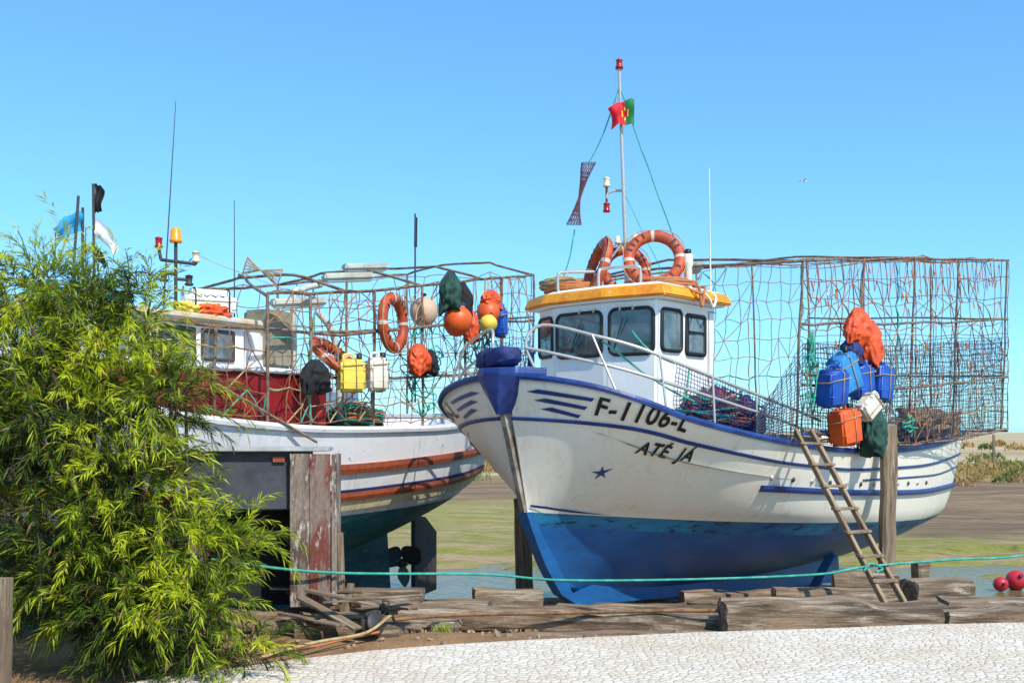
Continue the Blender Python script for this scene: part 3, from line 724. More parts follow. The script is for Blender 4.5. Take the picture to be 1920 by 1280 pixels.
box('engine_box',(4.75,-.95,2.60),(.42,.35,.62),mat('box_olive',(.30,.28,.20),.7,(.2,.18,.12),4),b2,bev=.03)
prism('bulwark_inner',[(5.4,-1.40),(8.6,-1.40),(8.6,-1.36),(5.4,-1.36)],1.3,1.63,GREYB,b2,bev=.01)
prism('bulwark_far',[(5.4,1.40),(9.6,1.2),(9.6,1.16),(5.4,1.36)],1.3,2.22,GREYB,b2,bev=.01)
box('hatch',(6.8,.1,1.6),(1.6,1.0,.5),GREYB,b2,bev=.03)
lc=empty('liferaft_canister',M2@T(4.05,-.75,2.77,rz=R(-35)))
prism('shell',[(-.26,-.17),(.26,-.17),(.26,.17),(-.26,.17)],.0,.29,CABW,lc,bev=.07)
tubes('seam',[[(-.265,-.175,.17),(.265,-.175,.17),(.265,.175,.17),(-.265,.175,.17)]],.01,PWHT,lc,cyc=True)
tubes('strap',[[(x,-.18,.0),(x,-.18,.26),(x,-.12,.30),(x,.12,.30),(x,.18,.26)] for x in (-.17,.17)],.008,CLK,lc)
tubes('script_mark',[[(-.12+.03*i,-.176,.22+.015*math.sin(i*2.3)) for i in range(9)]],.004,CLB,lc)
blob('net_bundle',(3.75,-1.05,2.79),(.20,.14,.08),CLO,b2,amp=.3,seed=8)
blob('net_bundle_y',(3.45,-1.0,2.80),(.12,.12,.07),PYEL,b2,amp=.3,seed=11)
mx=4.0
tubes('mast',[[(mx,-.35,2.7),(mx,-.35,3.58)],[(mx-.16,-.3,3.38),(mx+.22,-.42,3.38)],[(mx-.16,-.3,3.38),(mx-.18,-.29,3.50)],[(mx+.22,-.42,3.38),(mx+.22,-.42,3.46)],[(mx,-.35,3.2),(mx+.12,-.42,3.2)],[(mx,-.35,3.25),(mx-.15,-.3,3.25)]],.018,METD,b2)
lathe('beacon',[(0,0),(.065,0),(.065,.03),(.055,.04),(.055,.12),(.04,.15),(0,.155)],AMB,b2,loc=(mx,-.35,3.58))
lathe('mast_lamp_red',[(0,0),(.04,0),(.045,.02),(.035,.03),(.035,.09),(.045,.1),(0,.12)],REDL,b2,loc=(mx-.18,-.29,3.50),n=12)
lathe('mast_lamp_white',[(0,0),(.04,0),(.05,.02),(.03,.03),(.04,.1),(.045,.1),(0,.12)],YELL,b2,loc=(mx+.22,-.42,3.40),n=12)
lathe('mast_lamp_low',[(0,0),(.04,0),(.05,.02),(.03,.03),(.04,.1),(.045,.1),(0,.12)],METD,b2,loc=(mx+.12,-.42,3.14),n=12)
lathe('mast_lamp_low',[(0,0),(.04,0),(.05,.02),(.03,.03),(.04,.1),(.045,.1),(0,.12)],METD,b2,loc=(mx-.12,-.3,3.16),n=12)
tubes('antennas',[[(3.81,-.35,2.7),(4.0,-.35,5.05)],[(4.91,-.35,2.6),(4.91,-.35,4.2)]],.007,METD,b2,radii=(1.3,.5))
lathe('antenna_base',[(.02,0),(.02,.4),(0,.42)],PWHT,b2,loc=(4.15,-.3,2.74),n=10)
tubes('signal_line',[wob((mx+.22,-.42,3.50),(6.2,-1.4,3.1),sag=.12)],.004,ROPET,b2)
def cone(c,r,h,rot,rz=0): 
    P=[];n=14
    for k in range(4): 
        rr=r*k/3+.002; P.append([Vector((rr*math.cos(6.283*i/n),rr*math.sin(6.283*i/n),h*k/3)) for i in range(n+1)])
    paths=P+[[P[k][i] for k in range(4)] for i in range(n)]
    Mr=T(*c)@Matrix.Rotation(rz,4,'Z')@Matrix.Rotation(rot,4,'Y')
    return [[Mr@q for q in p] for p in paths]
tubes('signal_cones',cone((4.75,-.85,3.36),.10,.17,R(-75),R(-50))+cone((4.75,-.85,3.36),.10,.22,R(110),R(-50)),.0045,ROPET,b2)
def tz2(t): return interp([(4.2,2.98),(6,3.25),(8,3.6),(10.3,4.0)],t)
YF=.7
fr=[[P_(t,-1.55,tz2(t)) for t in (4.0,4.7,6,8,10.3)],[P_(t,YF,tz2(t)+.15) for t in (5.4,6,8,10.3)],
    [P_(2.2,-1.3,2.60),P_(5.2,-1.58,2.66),P_(10.2,-1.6,3.35)],[P_(4.0,-1.55,2.95),P_(4.7,-.7,3.25),P_(5.4,0,3.45)]]
for t in (5.4,7.0,8.6,10.3):
    fr+=[[P_(t,-1.55,tz2(t)),P_(t,-.8,tz2(t)+.24),P_(t,0,tz2(t)+.26),P_(t,YF,tz2(t)+.15)],[P_(t,YF,1.7),P_(t,YF,tz2(t)+.15)]]
for t in (4.0,4.7,5.9,7.0,8.1,9.2,10.3):
    fr+=[[P_(t,-1.55,G.zg(t/10.1 if t<10 else 1)),P_(t,-1.55,tz2(t))]]
for t in (2.6,3.4): fr.append([P_(t,-1.4,1.8),P_(t,-1.42,2.62)])
for f in (.35,.7): fr.append([P_(t,-1.56,1.7*(1-f)+tz2(t)*f) for t in (4.7,6,8,10.3)])
tubes('cage_frame',[jg(p,.03) for p in fr],.017,RUSTY,b2)
tubes('davit',[[(5.0,-1.1,1.6),(5.0,-1.1,3.0),(5.15,-1.1,3.18),(5.5,-1.1,3.28)],[(5.6,-1.3,1.6),(5.5,-1.3,2.6),(5.3,-1.2,2.95)]],.035,LAMPW,b2,smooth=True)
n2=[]
for a,b in ((4.0,4.7),(4.7,5.9),(5.9,7.0),(7.0,8.1),(8.1,9.2),(9.2,10.3)):
    n2+=net(P_(a,-1.56,1.72),P_(b,-1.56,1.74),P_(b,-1.56,tz2(b)),P_(a,-1.56,tz2(a)),4,8,.035,skip=.12,diag=16)
n2+=net(P_(5.4,YF,1.7),P_(10.3,YF,1.8),P_(10.3,YF,4.1),P_(5.4,YF,3.3),12,7,.05,skip=.15,diag=16)
n2+=net(P_(10.3,-1.5,1.8),P_(10.3,YF,1.8),P_(10.3,YF,4.1),P_(10.3,-1.5,4.0),7,7,.04,skip=.1,diag=8)
n2+=net(P_(2.2,-1.35,1.9),P_(4.0,-1.5,1.75),P_(4.0,-1.56,2.62),P_(2.2,-1.35,2.60),7,4,.04,skip=.1,diag=10)
tubes('cage_ropes',[jg(p,.035,3) for p in n2],.006,ROPEB,b2,res=1)
tubes('cage_ropes_tan',[jg(p,.05,3) for p in random.sample(n2,24)],.008,ROPET,b2,res=1)
tubes('cage_ropes_green',[jg(p,.07,3) for p in random.sample(n2,12)]+tangle((8.7,-1.5,2.5),(.5,.1,.7),9,21)+tangle((7.0,-1.55,2.4),(.5,.1,.6),5,23),.008,ROPEG,b2,res=1)
tubes('cage_zigzag',[[P_(4.8+k*.36,-1.56,tz2(4.8+k*.36)),P_(4.95+k*.36,-1.56,tz2(5)-.55),P_(5.1+k*.36,-1.56,tz2(5.1+k*.36))] for k in range(14)],.005,ROPEO,b2,res=1)
tubes('hanging_net',net(P_(8.6,-1.62,1.95),P_(10.2,-1.6,2.0),P_(10.2,-1.6,3.0),P_(8.6,-1.62,2.85),24,16,.03),.004,NETB,b2,res=0)
for (t,y,z,rz) in ((5.9,-1.2,3.42,-.6),(7.0,-.7,3.72,-.5),(4.7,-1.4,2.98,-.5)):
    box('flood_lamp',(t,y,z),(.62,.15,.08),LAMPW,b2,rot=(0,-.1,rz),bev=.02); box('flood_tube',(t,y,z-.05),(.56,.09,.03),PWHT,b2,rot=(0,-.1,rz),bev=.01)
cloth('dark_bag',(4.69,-1.62,2.36),(.17,.12,.34),CLK,M2,14)
tubes('boathook',[[(3.2,-1.60,2.05),(4.55,-1.74,1.50)]],.015,WOODV,b2)
blob('net_teal_pile',(6.0,-1.2,1.70),(.5,.2,.2),CLG,b2,amp=.3,seed=15); tubes('net_teal_ropes',tangle((6.0,-1.25,1.78),(.5,.22,.18),16,22),.009,ROPEG,b2)
tubes('net_teal_ropes_b',tangle((6.0,-1.25,1.78),(.5,.22,.18),12,28),.009,ROPEO,b2)
life_ring(M2@T(6.18,-1.64,2.88,rx=R(88),rz=R(8)),.29,.07)
life_ring(M2@T(5.30,-1.45,2.42,rx=R(40),rz=R(10)),.29,.065)
jerrycan(M2@T(5.18,-1.74,2.03,rz=R(-40)),PYEL,.29,.2,.36)
jerrycan(M2@T(5.68,-1.74,2.06,rz=R(-30)),PWHT,.24,.2,.38)
buoy(M2@T(7.6,-1.72,3.03,rx=R(20)),PORG,.19); buoy(M2@T(8.46,-1.72,3.24,rx=R(160)),PORG,.16); buoy(M2@T(8.27,-1.82,3.05,rx=R(20)),PYEL,.12); buoy(M2@T(7.2,-1.45,3.12),mat('buoy_pale',(.62,.42,.28),.6),.18)
jerrycan(M2@T(8.75,-1.76,2.92),PBLUE,.2,.18,.40)
cloth('dark_rag',(7.45,-1.7,3.65),(.17,.12,.50),CLG,M2,3); cloth('dark_rag',(7.75,-1.72,3.55),(.12,.1,.5),CLK,M2,9)
cloth('oilskin_jacket',(6.7,-1.68,2.68),(.17,.1,.36),CLO,M2,12); cloth('dark_rag',(6.95,-1.7,2.62),(.09,.08,.3),CLK,M2,22)
cloth('oilskin_jacket',(8.55,-1.72,3.55),(.2,.1,.26),CLO,M2,2); cloth('oilskin_jacket',(7.95,-1.74,3.2),(.1,.08,.4),CLO,M2,32)
for (t,y,zb,zt,lean) in ((2.60,-.4,2.7,3.80,.06),(2.74,-.4,2.7,3.70,.0),(2.88,-.4,2.7,3.95,-.01)):
    mp=empty('marker_pole',M2@T(t,y,zb)); tubes('pole',[[(0,0,0),(lean*1.5,0,zt-zb)]],.013,METD,mp)
flag(M2@T(2.74,-.4,3.66,rz=R(150)),.26,.20,[(FBL,2)],droop=.7)
flag(M2@T(2.88,-.4,3.95,rz=R(-60)),.09,.28,[(FK,2)],droop=.6)
flag(M2@T(2.88,-.4,3.62,rz=R(-50)),.22,.19,[(FW,2)],droop=1.2)
flag(M2@T(2.87,-.4,3.36,rz=R(-50)),.12,.12,[(FK,2)],droop=1.4)
sp=empty('marker_pole',M2@T(7.9,-.9,2.0)); tubes('pole',[[(0,0,0),(0,0,2.55)]],.012,METD,sp); tubes('wrap',[[(0.01,0,2.1),(.02,0,2.5)]],.022,CLK,sp)

# ================================================================== GROUND
def sm(a,b,x): 
    t=min(1,max(0,(x-a)/(b-a))); return t*t*(3-2*t)
def edge_y(x):
    return interp([(-6,3.0),(-3.2,5.9),(-2.45,6.85),(-1.9,7.25),(-1.03,7.85),(.7,8.35),(2.5,8.72),(4.3,9.0),(9,9.5),(30,11)],x)
def gh(x,y):
    z=-.06-.30*sm(8.3,11,y)-.28*sm(11,14,y)-.46*sm(14,17.2,y)
    z+=.20*sm(20.0,22.5,y)+.12*sm(23,38,y)+.35*sm(38,52,y)+.1*sm(60,150,y)
    nz=noise.noise(Vector((x*.9,y*.9,0)))*.05+noise.noise(Vector((x*3,y*3,5)))*.018
    if y>21: nz+=noise.noise(Vector((x*.25,y*.5,2)))*.10
    if y>15 and y<23: nz+=noise.noise(Vector((x*.45,y*.8,3)))*.20+noise.noise(Vector((x*1.3,y*2.2,3)))*.07-.02
    return z+nz
xs=sorted(set([-2500,-900,-400,-200,-110,-70,-45,-30,-22,-17]+[ -13+i*.3 for i in range(112)]+[21,23,26,30,35,42,52,70,100,160,300,700,2500]))
ys=sorted(set([-40,-10,0,3]+[5+i*.2 for i in range(100)]+[25+i*.8 for i in range(50)]+[66,70,76,84,95,110,130,160,200,260,350,500,800,1400,2500,5000]))
V=[];F=[]
for y in ys:
    for x in xs: V.append((x,y,gh(x,y)))
nx=len(xs)
for j in range(len(ys)-1):
    for i in range(nx-1): F.append((j*nx+i,j*nx+i+1,(j+1)*nx+i+1,(j+1)*nx+i))
gm=bpy.data.materials.new('ground_mat'); gm.use_nodes=True; nt=gm.node_tree;N=nt.nodes;L=nt.links;bs=N['Principled BSDF']; bs.inputs['Roughness'].default_value=.9; bs.inputs['Specular IOR Level'].default_value=.2
geo=N.new('ShaderNodeNewGeometry'); sx=N.new('ShaderNodeSeparateXYZ'); L.new(geo.outputs['Position'],sx.inputs[0])
def NS(s,d=6,ro=.6,strt=(1,1,1)):
    mpp=N.new('ShaderNodeMapping'); mpp.inputs['Scale'].default_value=strt; L.new(geo.outputs['Position'],mpp.inputs[0])
    n=N.new('ShaderNodeTexNoise'); n.inputs['Scale'].default_value=s;n.inputs['Detail'].default_value=d;n.inputs['Roughness'].default_value=ro; L.new(mpp.outputs[0],n.inputs[0]); return n.outputs[0]
def MR(o,a,b,c=0,d=1):
    r=N.new('ShaderNodeMapRange'); r.inputs[1].default_value=a;r.inputs[2].default_value=b;r.inputs[3].default_value=c;r.inputs[4].default_value=d; L.new(o,r.inputs[0]); return r.outputs[0]
def MX(f,a,b,typ='MIX'):
    x=N.new('ShaderNodeMix'); x.data_type='RGBA'; x.blend_type=typ
    for s,i in ((f,0),(a,6),(b,7)):
        if hasattr(s,'links'): L.new(s,x.inputs[i])
        elif i==0: x.inputs[0].default_value=s
        else: x.inputs[i].default_value=(*s,1)
    return x.outputs[2]
def MA(op,a,b):
    x=N.new('ShaderNodeMath'); x.operation=op
    for s,i in ((a,0),(b,1)):
        if hasattr(s,'links'): L.new(s,x.inputs[i])
        else: x.inputs[i].default_value=s
    return x.outputs[0]
yy=MA('ADD',sx.outputs[1],MR(NS(.35),.3,.7,-1.6,1.6))
near=MX(MR(NS(2.5),.4,.65),(.55,.32,.15),(.38,.21,.10))
near=MX(MR(NS(30,3),.55,.75),near,(.60,.46,.30))
mud=MX(MR(NS(1.2),.42,.6),(.19,.13,.075),(.36,.25,.15))
alg=MX(MR(NS(.9,9,.78,(.5,1.8,1)),.46,.56),(.30,.29,.06),(.46,.34,.18))
alg=MX(MR(NS(4,7,.75,(.5,1.8,1)),.54,.66),alg,(.14,.115,.05))
mudflat=MX(MR(NS(.5,9,.75,(.35,2.2,1)),.42,.56),(.36,.235,.13),(.21,.14,.085))
mudflat=MX(MR(NS(3,7,.75,(.4,2.2,1)),.54,.68),mudflat,(.10,.07,.045))
sand=MX(MR(NS(.15,6,.6,(.3,1.3,1)),.45,.6),(.58,.43,.27),(.28,.25,.10))
c=MX(MR(yy,10.5,12.5),near,mud)
c=MX(MR(yy,13.5,15.5),c,alg)
xx=MA('ADD',sx.outputs[0],MR(NS(.2),.3,.7,-3,3))
c=MX(MA('MULTIPLY',MR(yy,24,27),MR(xx,6,9)),c,mudflat)
c=MX(MR(yy,34,40),c,mudflat)
c=MX(MR(yy,46,50),c,sand)
L.new(c,bs.inputs['Base Color'])
bp=N.new('ShaderNodeBump'); bp.inputs['Strength'].default_value=1.; bp.inputs['Distance'].default_value=.07; L.new(NS(9,9,.8),bp.inputs['Height']); L.new(bp.outputs[0],bs.inputs['Normal'])
meshobj('ground',V,F,gm,smooth=True)
wm=bpy.data.materials.new('water_mat'); wm.use_nodes=True; wn=wm.node_tree; b=wn.nodes['Principled BSDF']; b.inputs['Base Color'].default_value=(.17,.15,.065,1); b.inputs['Roughness'].default_value=.12; b.inputs['Specular IOR Level'].default_value=.35
tn=wn.nodes.new('ShaderNodeTexNoise'); tn.inputs['Scale'].default_value=7; tn.inputs['Detail'].default_value=5; tg=wn.nodes.new('ShaderNodeNewGeometry'); wn.links.new(tg.outputs['Position'],tn.inputs['Vector'])
wb=wn.nodes.new('ShaderNodeBump'); wb.inputs['Strength'].default_value=.6; wb.inputs['Distance'].default_value=.07; wn.links.new(tn.outputs[0],wb.inputs['Height']); wn.links.new(wb.outputs[0],b.inputs['Normal'])
meshobj('water',[(-60,15,-1.05),(90,15,-1.05),(90,24,-1.05),(-60,24,-1.05)],[(0,1,2,3)],wm,smooth=False)
# pavement
bx=[-6,-4.5,-3.2,-2.8,-2.45,-2.2,-1.9,-1.5,-1.03,-.5,.1,.7,1.5,2.5,3.4,4.3,6,9,30]
bd=[(x,edge_y(x)+random.uniform(-.03,.03)) for x in bx]
pv=bpy.data.materials.new('cobble_mat'); pv.use_nodes=True; nt=pv.node_tree;N=nt.nodes;L=nt.links;bs=N['Principled BSDF']; bs.inputs['Roughness'].default_value=.8; bs.inputs['Specular IOR Level'].default_value=.25
geo=N.new('ShaderNodeNewGeometry')
def VOR(scale,feat):
    nn=N.new('ShaderNodeTexNoise'); nn.inputs['Scale'].default_value=4; L.new(geo.outputs['Position'],nn.inputs[0])
    vm=N.new('ShaderNodeVectorMath'); vm.operation='MULTIPLY_ADD'; vm.inputs[1].default_value=(.06,.06,0); L.new(nn.outputs[1],vm.inputs[0]); L.new(geo.outputs['Position'],vm.inputs[2])
    v=N.new('ShaderNodeTexVoronoi'); v.voronoi_dimensions='2D'; v.feature=feat; v.inputs['Scale'].default_value=scale; v.inputs['Randomness'].default_value=.85; L.new(vm.outputs[0],v.inputs['Vector']); return v
ve=VOR(15,'DISTANCE_TO_EDGE'); vc=VOR(15,'F1')
sc_=N.new('ShaderNodeSeparateColor'); L.new(vc.outputs['Color'],sc_.inputs[0])
stone=MX(sc_.outputs[0],(.66,.57,.46),(.82,.75,.65))
stone=MX(MR(NS(.7,8,.7),.44,.64),stone,MX(.5,stone,(.58,.44,.28)))
stone=MX(MR(NS(7,7,.75),.58,.72),stone,MX(.5,stone,(.36,.27,.18)))
joint=MR(ve.outputs[0],.0,.08)
L.new(MX(joint,(.54,.43,.30),stone),bs.inputs['Base Color'])
bp=N.new('ShaderNodeBump'); bp.inputs['Strength'].default_value=.7; bp.inputs['Distance'].default_value=.012
L.new(MA('ADD',MR(ve.outputs[0],0,.2),NS(20,6,.75)),bp.inputs['Height']); L.new(bp.outputs[0],bs.inputs['Normal'])
bm=bmesh.new(); tv=[bm.verts.new((x,y,0)) for x,y in bd]+[bm.verts.new((30,-6,0)),bm.verts.new((-6,-6,0))]
f=bm.faces.new(tv); 
r_=bmesh.ops.extrude_face_region(bm,geom=[f]); 
for v in [g for g in r_['geom'] if isinstance(g,bmesh.types.BMVert)]: v.co.z-=.16
bmesh.ops.recalc_face_normals(bm,faces=bm.faces); bmesh.ops.triangulate(bm,faces=bm.faces[:])
me=bpy.data.meshes.new('pavement'); bm.to_mesh(me); bm.free(); me.materials.append(pv); link(bpy.data.objects.new('pavement',me))

# ================================================================== TIMBERS etc
def beam(px,y,z,L_,th,wd,rz=0,ry=0,name='timber_beam',m=WOOD,rough=.03):
    return box(name,(px,y,z),(L_,wd,th),m,rot=(random.uniform(-.06,.06),ry,rz),bev=0,rough=rough,sub=.05)
beam(2.80,9.40,-.03,1.95,.30,.30,R(3),R(1),rough=.045)
beam(.35,9.65,-.09,3.2,.19,.24,R(-2),R(1.5),rough=.045)
beam(1.1,9.25,-.19,3.4,.12,.16,R(1),0)
beam(4.9,9.75,-.10,2.0,.20,.26,R(4),R(0),rough=.04)
beam(-.05,11.35,-.20,.75,.26,.35,R(5))
beam(.05,11.0,-.33,.55,.16,.3,R(-8))
beam(1.2,11.9,-.42,3.6,.22,.3,R(2))
beam(4.35,10.9,-.06,.66,.32,.35,R(10)); beam(4.0,10.4,-.16,1.3,.18,.3,R(-4)); beam(4.75,10.45,-.14,1.1,.22,.3,R(3)); beam(5.6,10.9,-.20,1.6,.24,.3,R(6))
beam(4.4,11.5,-.02,.16,.45,.16,R(10))
beam(3.6,11.6,-.25,1.5,.3,.35,R(-6)); beam(3.2,12.8,-.42,2.4,.24,.3,R(3)); beam(4.9,13.0,-.35,.7,.3,.4,R(20))
beam(4.0,12.1,-.1,.7,.22,.3,R(-10)); beam(5.7,11.6,-.35,1.3,.15,.25,R(-15))
beam(-1.35,10.9,-.10,.9,.20,.3,R(-6)); beam(-.8,10.2,-.20,1.5,.16,.22,R(4)); beam(-.55,10.8,-.22,.7,.22,.3,R(-12)); beam(-.2,10.35,-.2,.9,.14,.2,R(14))
beam(-1.5,9.0,-.06,1.3,.14,.2,R(-10)); beam(-1.9,9.2,-.0,1.3,.15,.25,R(5)); beam(-1.35,8.75,-.05,.9,.12,.15,R(-2))
beam(-.9,9.5,-.12,.9,.12,.2,R(-14)); beam(.3,10.5,-.25,1.6,.14,.2,R(-3)); beam(1.9,10.1,-.18,1.3,.14,.2,R(5)); beam(2.6,10.7,-.22,.8,.16,.2,R(-20))
for k in range(14):
    box('wooden_plank',(-1.40+random.uniform(-.4,.4),8.85+random.uniform(-.35,.35),.0+.02*k),(random.uniform(.45,.9),random.uniform(.05,.12),.02),WOOD,rot=(random.uniform(-.2,.2),random.uniform(-.1,.22),random.uniform(-1.0,.6)),bev=.003)
for k in range(7):
    box('wooden_plank',(random.uniform(.2,4.8),random.uniform(9.7,11),-.12+.02*k),(random.uniform(.5,1.1),random.uniform(.06,.12),.025),WOOD,rot=(random.uniform(-.2,.2),random.uniform(-.1,.1),random.uniform(-.5,.5)),bev=.003)
bm=bmesh.new()
for k in range(700):
    x=random.uniform(-2.6,6.5); y=random.uniform(8.0,12.5)
    if y<edge_y(x)+.05: continue
    s_=random.choice((.010,.015,.02,.03)); Mx=T(x,y,gh(x,y)+s_*.3,random.uniform(0,3),random.uniform(0,3),random.uniform(0,3))@Matrix.Diagonal((s_*random.uniform(.7,2.2),s_,s_*.7,1))
    bmesh.ops.create_icosphere(bm,subdivisions=1,radius=1,matrix=Mx)
me=bpy.data.meshes.new('rubble'); bm.to_mesh(me); bm.free(); me.materials.append(mat('rubble_mat',(.38,.27,.18),.9,(.18,.12,.07),3)); link(bpy.data.objects.new('rubble',me))
for t in (1.6,3.4,5.4,7.4):
    q=M1@Vector((t,0,0)); zk=interp([(1.25,-.30),(4,-.50),(8.3,-.80)],t)
    beam(q.x,q.y,zk-.14,1.1,.24,.3,R(-40+random.uniform(-5,5)),name='keel_block',rough=.02)
for t in (3,5,7,8.4):
    q=M2@Vector((t,0,0)); zk=interp([(3,-.45),(8.6,-.75)],t); beam(q.x,q.y,zk-.13,1.2,.22,.3,R(-26),name='keel_block',rough=.02)
q=M1@Vector((6.0,-.75,0)); box('bilge_prop',(q.x,q.y,-.42),(.12,.12,.75),BOT,rot=(R(28),0,R(50)),bev=.01)
def post(name,x,y,z0,z1,w,d,rot=(0,0,0)):
    o=box(name,(x,y,(z0+z1)/2),(w,d,z1-z0),WOODV,bev=0,rough=.018,sub=.05,rot=rot,taper=.93); return o
post('wooden_post',4.88,13.85,-.75,1.72,.20,.18,(R(-1),R(1),0))
post('wooden_post',.14,12.85,-.62,.82,.21,.2,(0,R(-2),0))
post('wooden_post',-3.17,6.6,-.1,.71,.13,.13)
post('wooden_post',-2.55,9.0,-.1,.42,.07,.07,(0,R(2),0))
lad=empty('wooden_ladder')
top=Vector((3.26,11.95,1.62)); botm=Vector((3.84,10.35,-.30)); wv=Vector((.17,.04,0)).normalized()*.105
d=(top-botm)
LW=mat('ladder_wood',(.38,.27,.165),.85,(.22,.145,.09),5,(.4,.6),bump=.5,bscale=20,stretch=(3,3,.6))
def bar(name,a,b,w,t,m,par):
    a=Vector(a);b=Vector(b);z=(b-a).normalized(); x=Vector((1,.22,0)); x=(x-z*x.dot(z)).normalized(); y=z.cross(x)
    o=box(name,(0,0,0),(w,t,(b-a).length),m,par,bev=.004); Mx=Matrix((x,y,z)).transposed().to_4x4(); Mx.translation=(a+b)/2; o.matrix_local=Mx; return o
bar('rail_left',botm-wv*1.05,top-wv*.9,.038,.07,LW,lad); bar('rail_right',botm+wv*1.05,top+wv*.9,.038,.07,LW,lad)
for k in range(8):
    c=botm+d*(.10+k*.118)-Vector((0,.035,0))
    a_=c-wv*1.35; b_=c+wv*1.35; o=box('rung',(a_+b_)/2,((b_-a_).length,.09,.028),LW,lad,bev=.004,rot=(0,random.uniform(-.04,.04),math.atan2(wv.y,wv.x)))
def cat(pts,r,m,name): tubes(name,[spl(pts,10)],r,m)
cat([(-2.9,8.9,.62),(-2.6,8.95,.55),(-1.6,9.0,.42),(-.3,10.0,.27),(.5,10.1,.20),(1.8,10.25,.19),(3.0,10.45,.21),(3.55,10.72,.25),(4.5,10.9,.30),(5.4,11.1,.33),(7.5,11.6,.6)],.012,ROPEG,'green_rope')
tubes('rope_knot',[spl([(3.5,10.6,.22),(3.6,10.72,.28),(3.7,10.65,.24),(3.6,10.55,.22)],6)],.012,ROPEG)
cat([(-1.0,9.0,.02),(-.5,9.35,0),(.4,9.45,.0),(1.2,9.5,.01),(1.9,9.4,.03)],.016,mat('rust_cable',(.30,.16,.07),.9,(.17,.08,.04),8),'mooring_cable')
cat([(-2.3,7.35,-.02),(-1.9,7.55,-.02),(-1.5,8.0,.02),(-1.15,8.35,.03),(-1.0,8.7,.1),(-1.0,9.0,.03)],.013,ROPET,'mooring_rope')
cat([(-2.2,7.55,-.02),(-1.8,7.7,-.03),(-1.35,8.3,-.02),(-1.05,8.45,.02)],.010,ROPEO,'mooring_rope')
pb=empty('pulley_block',T(-1.12,8.55,.06,rx=R(60),rz=R(35),ry=R(50)))
lathe('cheek',[(0,.05),(.09,.045),(.1,.03),(.07,.01),(.07,-.01),(.1,-.03),(.09,-.045),(0,-.05)],METD,pb)
tubes('strap',[[(-.1,0,.0),(-.05,.09,0),(0,.14,0),(.05,.09,0),(.1,0,0)]],.018,METD,pb,smooth=True)
tubes('chain',[[(.02+.03*math.cos(a),.16+.05*k+.045*math.sin(a),.02*math.sin(a*2)) for a in [i*.63 for i in range(11)]] for k in range(3)],.010,METD,pb)
cr=empty('wooden_workbench')
box('grey_box',(-2.3,9.35,1.19),(1.05,.62,.50),GREYP,cr,bev=.01,rot=(0,0,R(6)))
box('box_top',(-2.2,9.32,1.455),(1.22,.70,.035),GREYT,cr,bev=.006,rot=(0,0,R(6)))
box('box_slot',(-1.98,9.055,1.37),(.10,.02,.05),BROWN,cr,rot=(0,0,R(6)),bev=.002)
box('panel_board_a',(-1.80,9.045,.77),(.16,.04,1.30),PEEL,cr,bev=.004,rot=(R(1),0,R(8)))
box('panel_board_b',(-1.632,9.07,.76),(.172,.04,1.31),PEELR,cr,bev=.004,rot=(R(1),0,R(8)))
box('panel_side',(-1.54,9.35,.77),(.045,.5,1.28),PEEL,cr,bev=.004,rot=(0,0,R(5)))
box('leg',(-2.75,9.3,.45),(.14,.14,1.0),WOODV,cr,bev=.01); box('dark_back',(-2.2,9.6,.5),(1.0,.05,.9),CLK,cr,bev=.005,rot=(0,0,R(6)))
box('stake',(-1.47,9.20,.36),(.05,.05,.75),WOODV,cr,bev=.004,rot=(0,R(-2),0)); box('board_low',(-1.42,9.2,.1),(.06,.04,.4),WOODV,cr,bev=.004,rot=(0,R(9),0))
buoy(T(8.5,18.0,-.90,rx=R(60)),BUOYR,.17,'mooring_buoy'); buoy(T(8.15,17.8,-.93,rx=R(80)),BUOYR,.12,'mooring_buoy')
rb=empty('dinghy',T(9.6,16.9,-.98,rz=R(12)))
V=[];F=[]
for i in range(13):
    t=i/12;w=.5*math.sin(math.pi*min(1,.12+t*.75))**.6
    for a in (-1,-.7,0,.7,1): V.append((t*2.4-1.2,w*a,.0+.28*abs(a)**2.5+.12*(1-t)**3))
for i in range(12):
    for j in range(4): F.append((i*5+j,i*5+j+1,(i+1)*5+j+1,(i+1)*5+j))
meshobj('hull',V,F,PBLUE2,rb)
bd_=empty('seagull',T(16.4,60,15.7,rz=R(20),ry=R(-8))); 
lathe('body',[(0,-.2),(.035,-.13),(.055,0),(.04,.12),(.02,.2),(0,.24)],PWHT,bd_,rot=(0,R(90),0),n=12)
meshobj('wings',[(.05,0,.02),(-.07,0,.02),(.07,.22,.09),(-.03,.24,.09),(-.04,.48,.03),(.07,-.22,.09),(-.03,-.24,.09),(-.04,-.48,.03)],[(0,2,3,1),(2,4,3),(0,1,6,5),(5,6,7)],METD,bd_,smooth=False)
for x,h in ((28.0,1.9),(31.5,1.6),(25.5,1.5),(-9,1.6)):
    box('fence_post',(x,62,gh(x,62)+h/2),(.12,.12,h),WOODV,bev=.01)

